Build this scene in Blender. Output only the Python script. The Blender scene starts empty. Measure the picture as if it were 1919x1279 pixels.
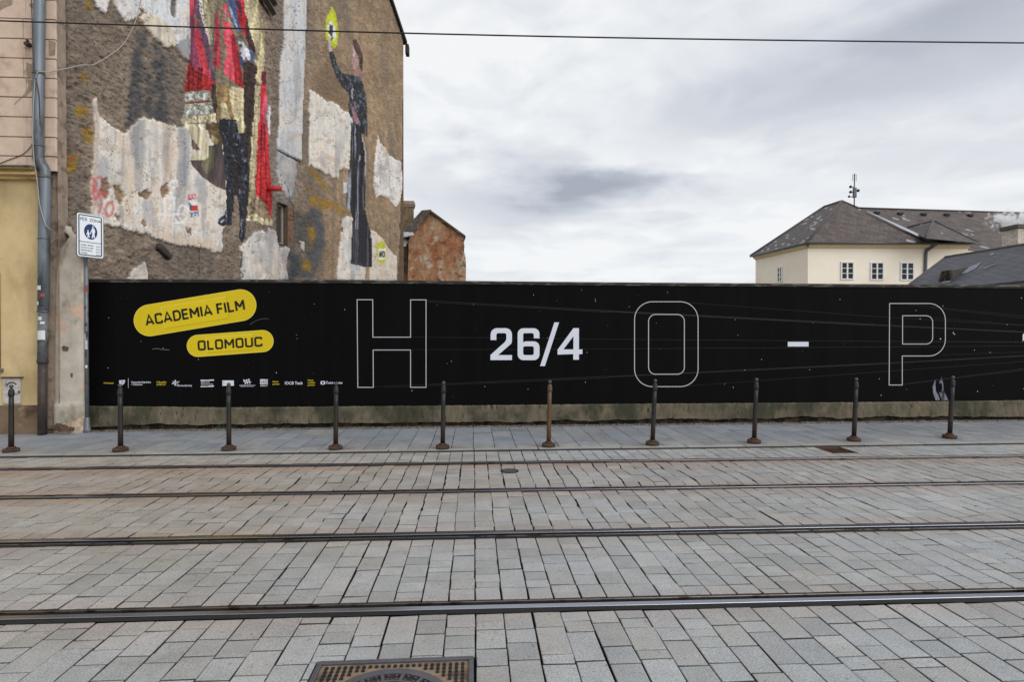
import bpy, bmesh, math, random
import numpy as np
from mathutils import Vector, Matrix
from mathutils.geometry import tessellate_polygon

random.seed(7)
scene = bpy.context.scene
COL = scene.collection

# ------------------------------------------------------------------ camera
CAM = Vector((0.0, 0.0, 1.75))
FPX = 1100.0
YAW = math.radians(3.745)
PITCH = math.radians(0.495)
cd = bpy.data.cameras.new("camera")
cam = bpy.data.objects.new("camera", cd)
COL.objects.link(cam)
cam.location = CAM
cam.rotation_euler = (math.radians(90) - PITCH, 0.0, -YAW)
cd.sensor_width = 36.0
cd.lens = 36.0 * FPX / 1919.0
cd.clip_start = 0.05
cd.clip_end = 2000.0
scene.camera = cam
RM = cam.rotation_euler.to_matrix()

# ------------------------------------------------------------------ exposure
scene.view_settings.view_transform = 'Standard'
scene.view_settings.look = 'None'
scene.view_settings.exposure = 0.3
scene.cycles.volume_bounces = 6
scene.view_settings.gamma = 1.0

def ray(px, py):
    return RM @ Vector(((px - 959.5) / FPX, -(py - 639.5) / FPX, -1.0))
def at_depth(px, py, d):
    return CAM + ray(px, py) * d
def on_z(px, py, z=0.0):
    r = ray(px, py)
    return CAM + r * ((z - CAM.z) / r.z)
class Plane:
    """vertical plane through two ground points; outward normal faces the camera"""
    def __init__(s, a, b):
        s.a = Vector((a[0], a[1], 0)); s.u = (Vector((b[0], b[1], 0)) - s.a).normalized()
        s.n = Vector((s.u.y, -s.u.x, 0))
        if s.n.dot(CAM - s.a) < 0: s.n = -s.n
    def hit(s, px, py, off=0.0):
        r = ray(px, py)
        return CAM + r * ((s.a - CAM).dot(s.n) / r.dot(s.n)) + s.n * off
    def sz(s, px, py):
        p = s.hit(px, py)
        return (p - s.a).dot(s.u), p.z
    def pt(s, q, z, off=0.0):
        p = s.a + s.u * q + s.n * off
        return Vector((p.x, p.y, z))

# ------------------------------------------------------------------ world: overcast sky
SUN_EL, SUN_ROT = math.radians(32), math.radians(135)   # rotation clockwise from +Y
w = bpy.data.worlds.new("World"); scene.world = w; w.use_nodes = True
nt = w.node_tree; nt.nodes.clear()
def N(tree, kind, **kw):
    n = tree.nodes.new(kind)
    for k, v in kw.items():
        if k == 'inp':
            for i, val in v.items(): n.inputs[i].default_value = val
        else: setattr(n, k, v)
    return n
def mth(tree, op, a, b=None, c=None, clamp=False):
    n = tree.nodes.new('ShaderNodeMath'); n.operation = op; n.use_clamp = clamp
    for i, v in enumerate((a, b, c)):
        if v is None: continue
        if isinstance(v, (int, float)): n.inputs[i].default_value = v
        else: tree.links.new(v, n.inputs[i])
    return n.outputs[0]
def sky_world():
    L = nt.links.new
    out = N(nt, 'ShaderNodeOutputWorld'); bg = N(nt, 'ShaderNodeBackground'); bg.inputs[1].default_value = 0.1
    sky = N(nt, 'ShaderNodeTexSky'); sky.sky_type = 'NISHITA'; sky.sun_disc = False
    sky.sun_elevation = SUN_EL; sky.sun_rotation = SUN_ROT
    tc = N(nt, 'ShaderNodeTexCoord')
    sp = N(nt, 'ShaderNodeSeparateXYZ'); L(tc.outputs['Generated'], sp.inputs[0])
    x, y, z = sp.outputs
    el = mth(nt, 'ARCSINE', z); az = mth(nt, 'ARCTAN2', x, y)
    # cloud-deck coordinates: direction projected on a flat layer
    zz = mth(nt, 'ADD', mth(nt, 'MAXIMUM', z, 0.0), 0.30)
    cx = mth(nt, 'DIVIDE', x, zz); cy = mth(nt, 'DIVIDE', y, zz)
    cv = N(nt, 'ShaderNodeCombineXYZ'); L(mth(nt, 'MULTIPLY', az, 2.2), cv.inputs[0]); L(mth(nt, 'MULTIPLY', mth(nt, 'LOGARITHM', mth(nt, 'ADD', mth(nt, 'MAXIMUM', el, 0.0), 0.16), 2.718), 2.6), cv.inputs[1]); cv.inputs[2].default_value = 3.7
    n1 = N(nt, 'ShaderNodeTexNoise'); n1.inputs['Scale'].default_value = 1.5; n1.inputs['Detail'].default_value = 6
    n1.inputs['Roughness'].default_value = 0.5; n1.inputs['Distortion'].default_value = 0.35; L(cv.outputs[0], n1.inputs['Vector'])
    n2 = N(nt, 'ShaderNodeTexNoise'); n2.inputs['Scale'].default_value = 4.2; n2.inputs['Detail'].default_value = 7
    n2.inputs['Roughness'].default_value = 0.5; n2.inputs['Distortion'].default_value = 0.5; L(cv.outputs[0], n2.inputs['Vector'])
    # warp for the big cloud banks
    wx = mth(nt, 'MULTIPLY', mth(nt, 'SUBTRACT', n2.outputs[0], 0.5), 0.20)
    wy = mth(nt, 'MULTIPLY', mth(nt, 'SUBTRACT', n1.outputs[0], 0.5), 0.22)
    azw = mth(nt, 'ADD', az, wx); elw = mth(nt, 'ADD', el, wy)
    lum = mth(nt, 'ADD', 0.83, mth(nt, 'MULTIPLY', mth(nt, 'SUBTRACT', n1.outputs[0], 0.5), 0.56))
    lum = mth(nt, 'ADD', lum, mth(nt, 'MULTIPLY', mth(nt, 'SUBTRACT', n2.outputs[0], 0.5), 0.44))
    def dirof(px, py):
        r = ray(px, py).normalized(); return math.atan2(r.x, r.y), math.asin(r.z)
    for px, py, wa, we, amp in SKY_BANKS:
        a0, e0 = dirof(px, py)
        da = mth(nt, 'DIVIDE', mth(nt, 'SUBTRACT', azw, a0), wa)
        de = mth(nt, 'DIVIDE', mth(nt, 'SUBTRACT', elw, e0), we)
        r2 = mth(nt, 'ADD', mth(nt, 'MULTIPLY', da, da), mth(nt, 'MULTIPLY', de, de))
        g = mth(nt, 'MULTIPLY', mth(nt, 'EXPONENT', mth(nt, 'MULTIPLY', r2, -1.0)), mth(nt, 'MULTIPLY', mth(nt, 'ADD', 0.15, mth(nt, 'MULTIPLY', n2.outputs[0], 1.7)), amp))
        lum = mth(nt, 'ADD', lum, g)
    lum = mth(nt, 'MINIMUM', mth(nt, 'MAXIMUM', lum, 0.3), 0.93)
    rp = N(nt, 'ShaderNodeValToRGB')
    rp.color_ramp.elements[0].position = 0.35; rp.color_ramp.elements[0].color = (0.40, 0.43, 0.50, 1)
    rp.color_ramp.elements[1].position = 0.92; rp.color_ramp.elements[1].color = (0.92, 0.935, 0.95, 1)
    e = rp.color_ramp.elements.new(0.62); e.color = (0.64, 0.675, 0.74, 1)
    L(lum, rp.inputs[0])
    sc = N(nt, 'ShaderNodeVectorMath'); sc.operation = 'SCALE'; sc.inputs['Scale'].default_value = 10.0 * SKY_GAIN
    L(rp.outputs[0], sc.inputs[0])
    mx = N(nt, 'ShaderNodeMix'); mx.data_type = 'RGBA'; mx.inputs[0].default_value = 0.97
    L(sky.outputs[0], mx.inputs[6]); L(sc.outputs[0], mx.inputs[7])
    L(mx.outputs[2], bg.inputs[0]); L(bg.outputs[0], out.inputs[0])
SKY_GAIN = 0.815
SKY_BANKS = [ # px, py, half-widths in radians (azimuth, elevation), amplitude
    (1115, 345, 0.115, 0.036, -0.46), (1000, 372, 0.16, 0.03, -0.12), (960, 385, 0.15, 0.035, -0.12), (1640, 190, 0.30, 0.06, -0.24),
    (1880, 20, 0.30, 0.05, -0.25), (1330, 215, 0.12, 0.03, -0.08), (840, 325, 0.06, 0.03, -0.12), (1180, 430, .2, .012, .08), (1350, 40, .16, .04, -.06), (1780, 300, .2, .02, -.06),
    (900, 170, 0.25, 0.10, 0.10), (1120, 90, 0.10, 0.05, 0.03), (1500, 265, 0.25, 0.03, 0.12), (1100, 480, 0.5, 0.06, 0.02)]
sky_world()
sl = bpy.data.lights.new("sun", 'SUN'); sl.energy = 1.5; sl.angle = math.radians(50); sl.color = (1.0, 0.97, 0.93)
sun = bpy.data.objects.new("sun", sl); COL.objects.link(sun)
sdir = Vector((math.sin(SUN_ROT) * math.cos(SUN_EL), math.cos(SUN_ROT) * math.cos(SUN_EL), math.sin(SUN_EL)))
sun.rotation_euler = sdir.to_track_quat('Z', 'Y').to_euler()
sun.location = (0, -5, 30)

# ------------------------------------------------------------------ helpers
def lin(c):
    return tuple((v / 255.0 / 12.92) if v / 255.0 <= 0.04045 else ((v / 255.0 + 0.055) / 1.055) ** 2.4 for v in c)
def tag(o, label=None, cat=None, group=None, kind=None):
    if label: o['label'] = label
    if cat: o['category'] = cat
    if group: o['group'] = group
    if kind: o['kind'] = kind
    return o
def thing(name, label, cat, loc=(0, 0, 0), group=None):
    o = bpy.data.objects.new(name, None); COL.objects.link(o); o.location = loc
    o.empty_display_size = 0.2
    return tag(o, label, cat, group)
def wloc(o):
    v = Vector((0, 0, 0))
    while o is not None: v += Vector(o.location); o = o.parent
    return v
class MB:
    def __init__(s): s.v = []; s.f = []; s.uv = {}
    def vert(s, p): s.v.append(tuple(p)); return len(s.v) - 1
    def face(s, pts, uv=None):
        i = len(s.v); s.v += [tuple(p) for p in pts]; s.f.append(tuple(range(i, i + len(pts))))
        if uv: s.uv[len(s.f) - 1] = uv
        return s
    def slope(s, pts, sc=1.0):
        """a face with uv in metres: u level, v up the slope"""
        P = [Vector(p) for p in pts]
        n = Vector((0, 0, 0))
        for i in range(1, len(P) - 1): n += (P[i] - P[0]).cross(P[i + 1] - P[0])
        n.normalize()
        u = Vector((0, 0, 1)).cross(n)
        if u.length < 1e-4: u = Vector((1, 0, 0))
        u.normalize(); v = n.cross(u)
        return s.face(P, [((p.dot(u)) * sc, p.dot(v) * sc) for p in P])
    def box(s, c, d, ax=None):
        """centre, full dims, optional axes (X,Y,Z vectors)"""
        c = Vector(c); X, Y, Z = ax or (Vector((1, 0, 0)), Vector((0, 1, 0)), Vector((0, 0, 1)))
        i = len(s.v)
        for k in (-1, 1):
            for j in (-1, 1):
                for q in (-1, 1):
                    s.v.append(tuple(c + X * (q * d[0] / 2) + Y * (j * d[1] / 2) + Z * (k * d[2] / 2)))
        for f in ((0, 2, 3, 1), (4, 5, 7, 6), (0, 1, 5, 4), (2, 6, 7, 3), (0, 4, 6, 2), (1, 3, 7, 5)):
            s.f.append(tuple(i + q for q in f))
        return s
    def bevbox(s, c, d, b, ax=None):
        c = Vector(c); X, Y, Z = ax or (Vector((1, 0, 0)), Vector((0, 1, 0)), Vector((0, 0, 1)))
        bm = bmesh.new(); bmesh.ops.create_cube(bm, size=1.0)
        for v in bm.verts: v.co = Vector((v.co.x * d[0], v.co.y * d[1], v.co.z * d[2]))
        bmesh.ops.bevel(bm, geom=bm.edges[:], offset=b, segments=2, profile=0.6, affect='EDGES')
        i = len(s.v)
        for v in bm.verts: s.v.append(tuple(c + X * v.co.x + Y * v.co.y + Z * v.co.z))
        for f in bm.faces: s.f.append(tuple(i + v.index for v in f.verts))
        bm.free(); return s
    def lathe(s, prof, c=(0, 0, 0), seg=24, cap=True):
        c = Vector(c); i = len(s.v); n = len(prof)
        for r, z in prof:
            for k in range(seg):
                a = 2 * math.pi * k / seg
                s.v.append((c.x + r * math.cos(a), c.y + r * math.sin(a), c.z + z))
        for j in range(n - 1):
            for k in range(seg):
                k2 = (k + 1) % seg
                s.f.append((i + j * seg + k, i + j * seg + k2, i + (j + 1) * seg + k2, i + (j + 1) * seg + k))
        if cap:
            s.f.append(tuple(i + k for k in reversed(range(seg))))
            s.f.append(tuple(i + (n - 1) * seg + k for k in range(seg)))
        return s
    def tube(s, pts, r, seg=10, cap=True):
        P = [Vector(p) for p in pts]; i = len(s.v); n = len(P)
        rs = r if isinstance(r, (list, tuple)) else [r] * n
        ref = Vector((0.3, 0.2, 1)).normalized()
        for j, p in enumerate(P):
            t = (P[min(j + 1, n - 1)] - P[max(j - 1, 0)]).normalized()
            a = t.cross(ref)
            if a.length < 0.05: a = t.cross(Vector((1, 0, 0)))
            a.normalize(); b = t.cross(a).normalized()
            for k in range(seg):
                g = 2 * math.pi * k / seg
                s.v.append(tuple(p + a * (rs[j] * math.cos(g)) + b * (rs[j] * math.sin(g))))
        for j in range(n - 1):
            for k in range(seg):
                k2 = (k + 1) % seg
                s.f.append((i + j * seg + k, i + j * seg + k2, i + (j + 1) * seg + k2, i + (j + 1) * seg + k))
        if cap:
            s.f.append(tuple(i + k for k in reversed(range(seg))))
            s.f.append(tuple(i + (n - 1) * seg + k for k in range(seg)))
        return s
    def poly3(s, loops):
        """flat polygon with holes; loops of 3d points"""
        loops = [[Vector(p) for p in l] for l in loops]
        flat = [p for l in loops for p in l]; i = len(s.v)
        s.v += [tuple(p) for p in flat]
        for t in tessellate_polygon(loops): s.f.append((i + t[0], i + t[1], i + t[2]))
        return s
    def prism(s, pts, ext):
        """closed solid: polygon extruded by vector ext"""
        P = [Vector(p) for p in pts]; e = Vector(ext); n = len(P); i = len(s.v)
        s.v += [tuple(p) for p in P] + [tuple(p + e) for p in P]
        s.f.append(tuple(i + k for k in range(n))); s.f.append(tuple(i + n + k for k in reversed(range(n))))
        for k in range(n):
            k2 = (k + 1) % n; s.f.append((i + k, i + n + k, i + n + k2, i + k2))
        return s
    def build(s, name, mat, parent=None, smooth=False, attrs=None, loc=None):
        me = bpy.data.meshes.new(name)
        o = bpy.data.objects.new(name, me); COL.objects.link(o)
        if parent is not None:
            o.parent = parent; off = wloc(parent)
        elif loc is not None:
            off = Vector(loc); o.location = off
        else: off = Vector((0, 0, 0))
        A = np.array(s.v, dtype=np.float64) - np.array(off)
        me.from_pydata(A.tolist(), [], s.f)
        if s.uv:
            ul = me.uv_layers.new(name="UVMap")
            for fi, uv in s.uv.items():
                p = me.polygons[fi]
                for k, li in enumerate(p.loop_indices): ul.data[li].uv = uv[k]
        if attrs:
            for an, vals in attrs.items():
                a = me.attributes.new(an, 'FLOAT', 'POINT'); a.data.foreach_set('value', np.asarray(vals, dtype=np.float32))
        if smooth: me.polygons.foreach_set('use_smooth', [True] * len(me.polygons))
        me.materials.append(mat); me.update()
        return o

# ------------------------------------------------------------------ materials
def new_mat(name):
    m = bpy.data.materials.new(name); m.use_nodes = True
    t = m.node_tree; b = t.nodes['Principled BSDF']
    return m, t, b
def pm(name, col, rough=0.7, var=0.25, scale=8.0, stretch=(1, 1, 1), col2=None, c2scale=2.0, c2thr=(0.5, 0.65), bump=0.0, bscale=60.0,
       bdist=0.01, metallic=0.0, spec=0.4, coords='Object', c2stretch=(1, 1, 1), rvar=0.0, col3=None, c3scale=5.0, c3thr=(0.55, 0.7), c3stretch=(1, 1, 1)):
    """noise-mottled principled material; col/col2/col3 linear"""
    m, t, b = new_mat(name); L = t.links.new
    tc = N(t, 'ShaderNodeTexCoord')
    def noise(sc, st, det=6, ro=0.6):
        mp = N(t, 'ShaderNodeMapping'); mp.inputs['Scale'].default_value = st; L(tc.outputs[coords], mp.inputs[0])
        n = N(t, 'ShaderNodeTexNoise'); n.inputs['Scale'].default_value = sc; n.inputs['Detail'].default_value = det
        n.inputs['Roughness'].default_value = ro; L(mp.outputs[0], n.inputs['Vector']); return n.outputs[0]
    def ramp(v, a, c):
        r = N(t, 'ShaderNodeMapRange'); r.interpolation_type = 'SMOOTHSTEP'; r.inputs[1].default_value = a; r.inputs[2].default_value = c
        L(v, r.inputs[0]); return r.outputs[0]
    base = N(t, 'ShaderNodeRGB'); base.outputs[0].default_value = (*col[:3], 1); cur = base.outputs[0]
    for cc, sc, th, st in ((col2, c2scale, c2thr, c2stretch), (col3, c3scale, c3thr, c3stretch)):
        if cc is None: continue
        mx = N(t, 'ShaderNodeMix'); mx.data_type = 'RGBA'; L(ramp(noise(sc, st), *th), mx.inputs[0])
        L(cur, mx.inputs[6]); mx.inputs[7].default_value = (*cc[:3], 1); cur = mx.outputs[2]
    if var > 0:
        r = N(t, 'ShaderNodeMapRange'); r.inputs[1].default_value = 0.25; r.inputs[2].default_value = 0.75
        r.inputs[3].default_value = 1 - var; r.inputs[4].default_value = 1 + var; L(noise(scale, stretch), r.inputs[0])
        sc = N(t, 'ShaderNodeVectorMath'); sc.operation = 'SCALE'; L(cur, sc.inputs[0]); L(r.outputs[0], sc.inputs['Scale']); cur = sc.outputs[0]
    L(cur, b.inputs['Base Color'])
    b.inputs['Roughness'].default_value = rough; b.inputs['Metallic'].default_value = metallic
    b.inputs['Specular IOR Level'].default_value = spec
    if rvar:
        r = N(t, 'ShaderNodeMapRange'); r.inputs[1].default_value = 0.3; r.inputs[2].default_value = 0.7
        r.inputs[3].default_value = max(0.02, rough - rvar); r.inputs[4].default_value = min(1, rough + rvar); L(noise(scale * 1.7, stretch), r.inputs[0]); L(r.outputs[0], b.inputs['Roughness'])
    if bump:
        bp = N(t, 'ShaderNodeBump'); bp.inputs['Strength'].default_value = bump; bp.inputs['Distance'].default_value = bdist
        L(noise(bscale, stretch, 8, 0.65), bp.inputs['Height']); L(bp.outputs[0], b.inputs['Normal'])
    return m

# numpy value noise
def _hash(ix, iy, seed):
    h = (ix.astype(np.int64) * 374761393 + iy.astype(np.int64) * 668265263 + seed * 974634777) & 0xffffffff
    h = ((h ^ (h >> 13)) * 1274126177) & 0xffffffff
    return ((h ^ (h >> 16)) & 0xffff) / 65535.0
def vnoise(x, y, seed=0):
    ix = np.floor(x); iy = np.floor(y); fx = x - ix; fy = y - iy
    fx = fx * fx * (3 - 2 * fx); fy = fy * fy * (3 - 2 * fy)
    a = _hash(ix, iy, seed); b = _hash(ix + 1, iy, seed); c = _hash(ix, iy + 1, seed); d = _hash(ix + 1, iy + 1, seed)
    return (a * (1 - fx) + b * fx) * (1 - fy) + (c * (1 - fx) + d * fx) * fy
def fbm(x, y, seed=0, octv=4, gain=0.5):
    x = np.asarray(x, float); y = np.asarray(y, float); s = np.zeros_like(x); a = 1.0; t = 0
    for k in range(octv):
        s = s + a * vnoise(x, y, seed + k * 17); t += a; a *= gain; x = x * 2.03 + 5.1; y = y * 2.03 + 9.7
    return s / t
MUR_K = 0.95

# ================================================================== STREET
PAV_Z = 0.03      # pavement level above the road
class GLine:
    """a line on the ground through two photo-measured points"""
    def __init__(s, yl, yr, z=0.0):
        a, b = on_z(0, yl, z), on_z(1919, yr, z)
        s.m = (b.y - a.y) / (b.x - a.x); s.c = a.y - s.m * a.x
    def __call__(s, x): return s.c + s.m * x
L_R1F, L_R1N = GLine(1147, 1103), GLine(1169.5, 1125.5)
L_R2F, L_R2N = GLine(1012.5, 977.5), GLine(1026, 991)
L_R3F, L_R3N = GLine(929.8, 900.8), GLine(936.5, 908)
L_R4F, L_R4N = GLine(877.3, 852.3), GLine(882.6, 857.6)
L_KF, L_KB = GLine(859, 833.3), GLine(852.5, 826.5, PAV_Z)
FA, FB = on_z(165, 806, PAV_Z), on_z(1919, 786, PAV_Z)
FENCE = Plane(FA, FB)
def fence_y(x): return FA.y + (FB.y - FA.y) * (x - FA.x) / (FB.x - FA.x)
RAILS = [(L_R1F, L_R1N), (L_R2F, L_R2N), (L_R3F, L_R3N), (L_R4F, L_R4N)]
XL, XR = on_z(888, 1236.5).x + 0.008 - 77 * 0.1775, 15.0

m_ground = pm('bare_earth', lin((120, 112, 100)), 0.95, 0.3, 3.0, bump=0.4, bscale=20)
g = MB(); g.face([(-600, -600, -0.09), (600, -600, -0.09), (600, 600, -0.09), (-600, 600, -0.09)])
tag(g.build('ground', m_ground), kind='structure')
m_joint = pm('joint_sand', lin((46, 38, 31)), 0.95, 0.4, 30.0, bump=0.5, bscale=150)
g = MB(); g.face([(XL, -6, -0.055), (XR, -6, -0.055), (XR, L_KF(XR) + 0.1, -0.055), (XL, L_KF(XL) + 0.1, -0.055)])
tag(g.build('road_bed', m_joint), kind='structure')

def paver_material(name, base, warm, rust, tonevar, speck=0.22, rough=0.62):
    m, t, b = new_mat(name); L = t.links.new
    tc = N(t, 'ShaderNodeTexCoord')
    def noise(sc, det=5, ro=0.6, st=(1, 1, 1)):
        mp = N(t, 'ShaderNodeMapping'); mp.inputs['Scale'].default_value = st; L(tc.outputs['Object'], mp.inputs[0])
        n = N(t, 'ShaderNodeTexNoise'); n.inputs['Scale'].default_value = sc; n.inputs['Detail'].default_value = det
        n.inputs['Roughness'].default_value = ro; L(mp.outputs[0], n.inputs['Vector']); return n.outputs[0]
    def mr(v, a, c, lo, hi, smooth=False):
        r = N(t, 'ShaderNodeMapRange'); r.inputs[1].default_value = a; r.inputs[2].default_value = c
        if smooth: r.interpolation_type = 'SMOOTHSTEP'
        r.inputs[3].default_value = lo; r.inputs[4].default_value = hi; L(v, r.inputs[0]); return r.outputs[0]
    def mix(f, a, c):
        mx = N(t, 'ShaderNodeMix'); mx.data_type = 'RGBA'
        L(f, mx.inputs[0])
        for i, v in ((6, a), (7, c)):
            if isinstance(v, tuple): mx.inputs[i].default_value = (*v[:3], 1)
            else: L(v, mx.inputs[i])
        return mx.outputs[2]
    at = N(t, 'ShaderNodeAttribute'); at.attribute_name = 'tone'
    ar = N(t, 'ShaderNodeAttribute'); ar.attribute_name = 'rust'
    aw = N(t, 'ShaderNodeAttribute'); aw.attribute_name = 'warm'; ag = N(t, 'ShaderNodeAttribute'); ag.attribute_name = 'dirt'
    big = noise(1.1, 4); mid = noise(7.0, 6); fine = noise(105.0, 5, 0.85)
    cur = mix(mth(t, 'MULTIPLY', aw.outputs['Fac'], mr(big, 0.3, 0.65, 0.3, 1.0)), base, warm)
    rf = mth(t, 'MULTIPLY', ar.outputs['Fac'], mr(mid, 0.25, 0.62, 0.25, 1.0), clamp=True)
    cur = mix(rf, cur, rust)
    hue = mth(t, 'FRACT', mth(t, 'MULTIPLY', at.outputs['Fac'], 37.7))
    cur = mix(mr(hue, 0.55, 1.0, 0.0, 0.42), cur, tuple(c * k for c, k in zip(warm, (1.0, 1.0, 1.03))))
    cur = mix(mr(noise(0.55, 5, 0.6), 0.48, 0.66, 0.0, 0.38), cur, tuple(c * .62 for c in warm))
    f = mth(t, 'MULTIPLY', mr(at.outputs['Fac'], 0, 1, 1 - tonevar, 1 + tonevar), mr(fine, 0.32, 0.68, 1 - speck, 1 + speck))
    f = mth(t, 'MULTIPLY', f, mr(mid, 0.3, 0.7, 0.90, 1.08))
    f = mth(t, 'MULTIPLY', f, mr(noise(2.3, 5), 0.3, 0.7, 0.90, 1.08))
    # dark grime spots and traces of spilled water
    sp = mr(noise(26.0, 4, 0.7), 0.60, 0.68, 1.0, 0.58, True)
    f = mth(t, 'MULTIPLY', f, sp)
    sc = N(t, 'ShaderNodeVectorMath'); sc.operation = 'SCALE'; L(cur, sc.inputs[0]); L(f, sc.inputs['Scale'])
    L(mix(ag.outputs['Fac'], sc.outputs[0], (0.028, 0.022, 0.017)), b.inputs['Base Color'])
    L(mr(mid, 0.3, 0.7, rough - 0.1, rough + 0.12), b.inputs['Roughness'])
    b.inputs['Specular IOR Level'].default_value = 0.45
    bp = N(t, 'ShaderNodeBump'); bp.inputs['Strength'].default_value = 0.35; bp.inputs['Distance'].default_value = 0.004
    L(noise(170.0, 4, 0.7), bp.inputs['Height']); L(bp.outputs[0], b.inputs['Normal'])
    return m
m_paver = paver_material('granite_setts', (0.322, 0.342, 0.358), (0.345, 0.318, 0.272), (0.30, 0.195, 0.138), 0.15, speck=0.6)
m_slab = paver_material('pavement_slabs', (0.232, 0.258, 0.302), (0.33, 0.315, 0.28), (0.17, 0.115, 0.075), 0.13, speck=0.14, rough=0.55)

class Pavers:
    def __init__(s): s.v = []; s.f = []; s.tone = []; s.rust = []; s.warm = []; s.dirt = []
    def stone(s, quad, z, dep, bev, tone, rust, warm, tilt=0.002, side=(.25, .95, 1.)):
        """quad: 4 ground corners (x,y) counter-clockwise from front-left"""
        cx = sum(p[0] for p in quad) / 4; cy = sum(p[1] for p in quad) / 4
        tx, ty = random.gauss(0, tilt) / 0.1, random.gauss(0, tilt) / 0.1
        i = len(s.v)
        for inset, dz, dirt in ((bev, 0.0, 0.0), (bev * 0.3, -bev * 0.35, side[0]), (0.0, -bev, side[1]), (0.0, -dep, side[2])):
            for (x, y) in quad:
                dx, dy = cx - x, cy - y; l = math.hypot(dx, dy) or 1
                q = inset * 1.4 / l
                X, Y = x + dx * q, y + dy * q
                s.v.append((X, Y, z + dz + (X - cx) * tx * 0.3 + (Y - cy) * ty * 0.3))
                s.tone.append(tone); s.dirt.append(dirt); s.rust.append(rust(X, Y) if callable(rust) else rust); s.warm.append(warm(X, Y) if callable(warm) else warm)
        s.f.append((i, i + 1, i + 2, i + 3))
        for k in range(3):
            for j in range(4):
                j2 = (j + 1) % 4
                s.f.append((i + k * 4 + j, i + (k + 1) * 4 + j, i + (k + 1) * 4 + j2, i + k * 4 + j2))
    def build(s, name, mat, parent=None):
        mb = MB(); mb.v = s.v; mb.f = s.f
        return mb.build(name, mat, parent, attrs={'tone': s.tone, 'rust': s.rust, 'warm': s.warm, 'dirt': s.dirt})

def seg_d(v, a): return math.exp(-abs(v) / a)
def rust_at(x, y):
    r = 0.0
    for (far, near), kn, kf in zip(RAILS, (0.35, 0.30, 0.75, 1.0), (0.25, 0.55, 0.4, 0.35)):
        f, n = far(x), near(x)
        if y > f: r += 1.6 * kf * math.exp(-(y - f) / 0.18)
        elif y < n: r += 1.7 * kn * math.exp(-(n - y) / 0.22)
    if L_R3F(x) < y < L_R4N(x): r += 0.20
    left = min(1.0, max(0.0, (-x - 0.3) / 4.5))
    return min(1.0, r * (0.75 + 0.55 * left))
def warm_at(x, y):
    left = min(1.0, max(0.0, (1.2 - x) / 4.5)); far = min(1.0, max(0.0, (y - 3.3) / 2.5))
    return min(1.0, 0.15 + 0.95 * left * (0.35 + 0.65 * far))

# holes in the paving: manhole frame, drain pit, valve lid
mh_a, mh_b = on_z(597, 1240), on_z(888, 1236.5)
MH = (mh_a.x, mh_b.x, mh_a.y - (mh_b.x - mh_a.x), (mh_a.y + mh_b.y) / 2)
da, db, dc, dd = on_z(1543, 844.2), on_z(1587, 841.6), on_z(1608, 849.6), on_z(1561, 850.2)
DR = ((da.x + dd.x) / 2, (db.x + dc.x) / 2, (dc.y + dd.y) / 2, L_KF((da.x + db.x) / 2) - 0.01)
vl = on_z(955, 884)
def blocked(x0, x1, y0, y1):
    for R in (MH, DR):
        if x1 > R[0] and x0 < R[1] and y1 > R[2] and y0 < R[3]: return R
    return None

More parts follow.
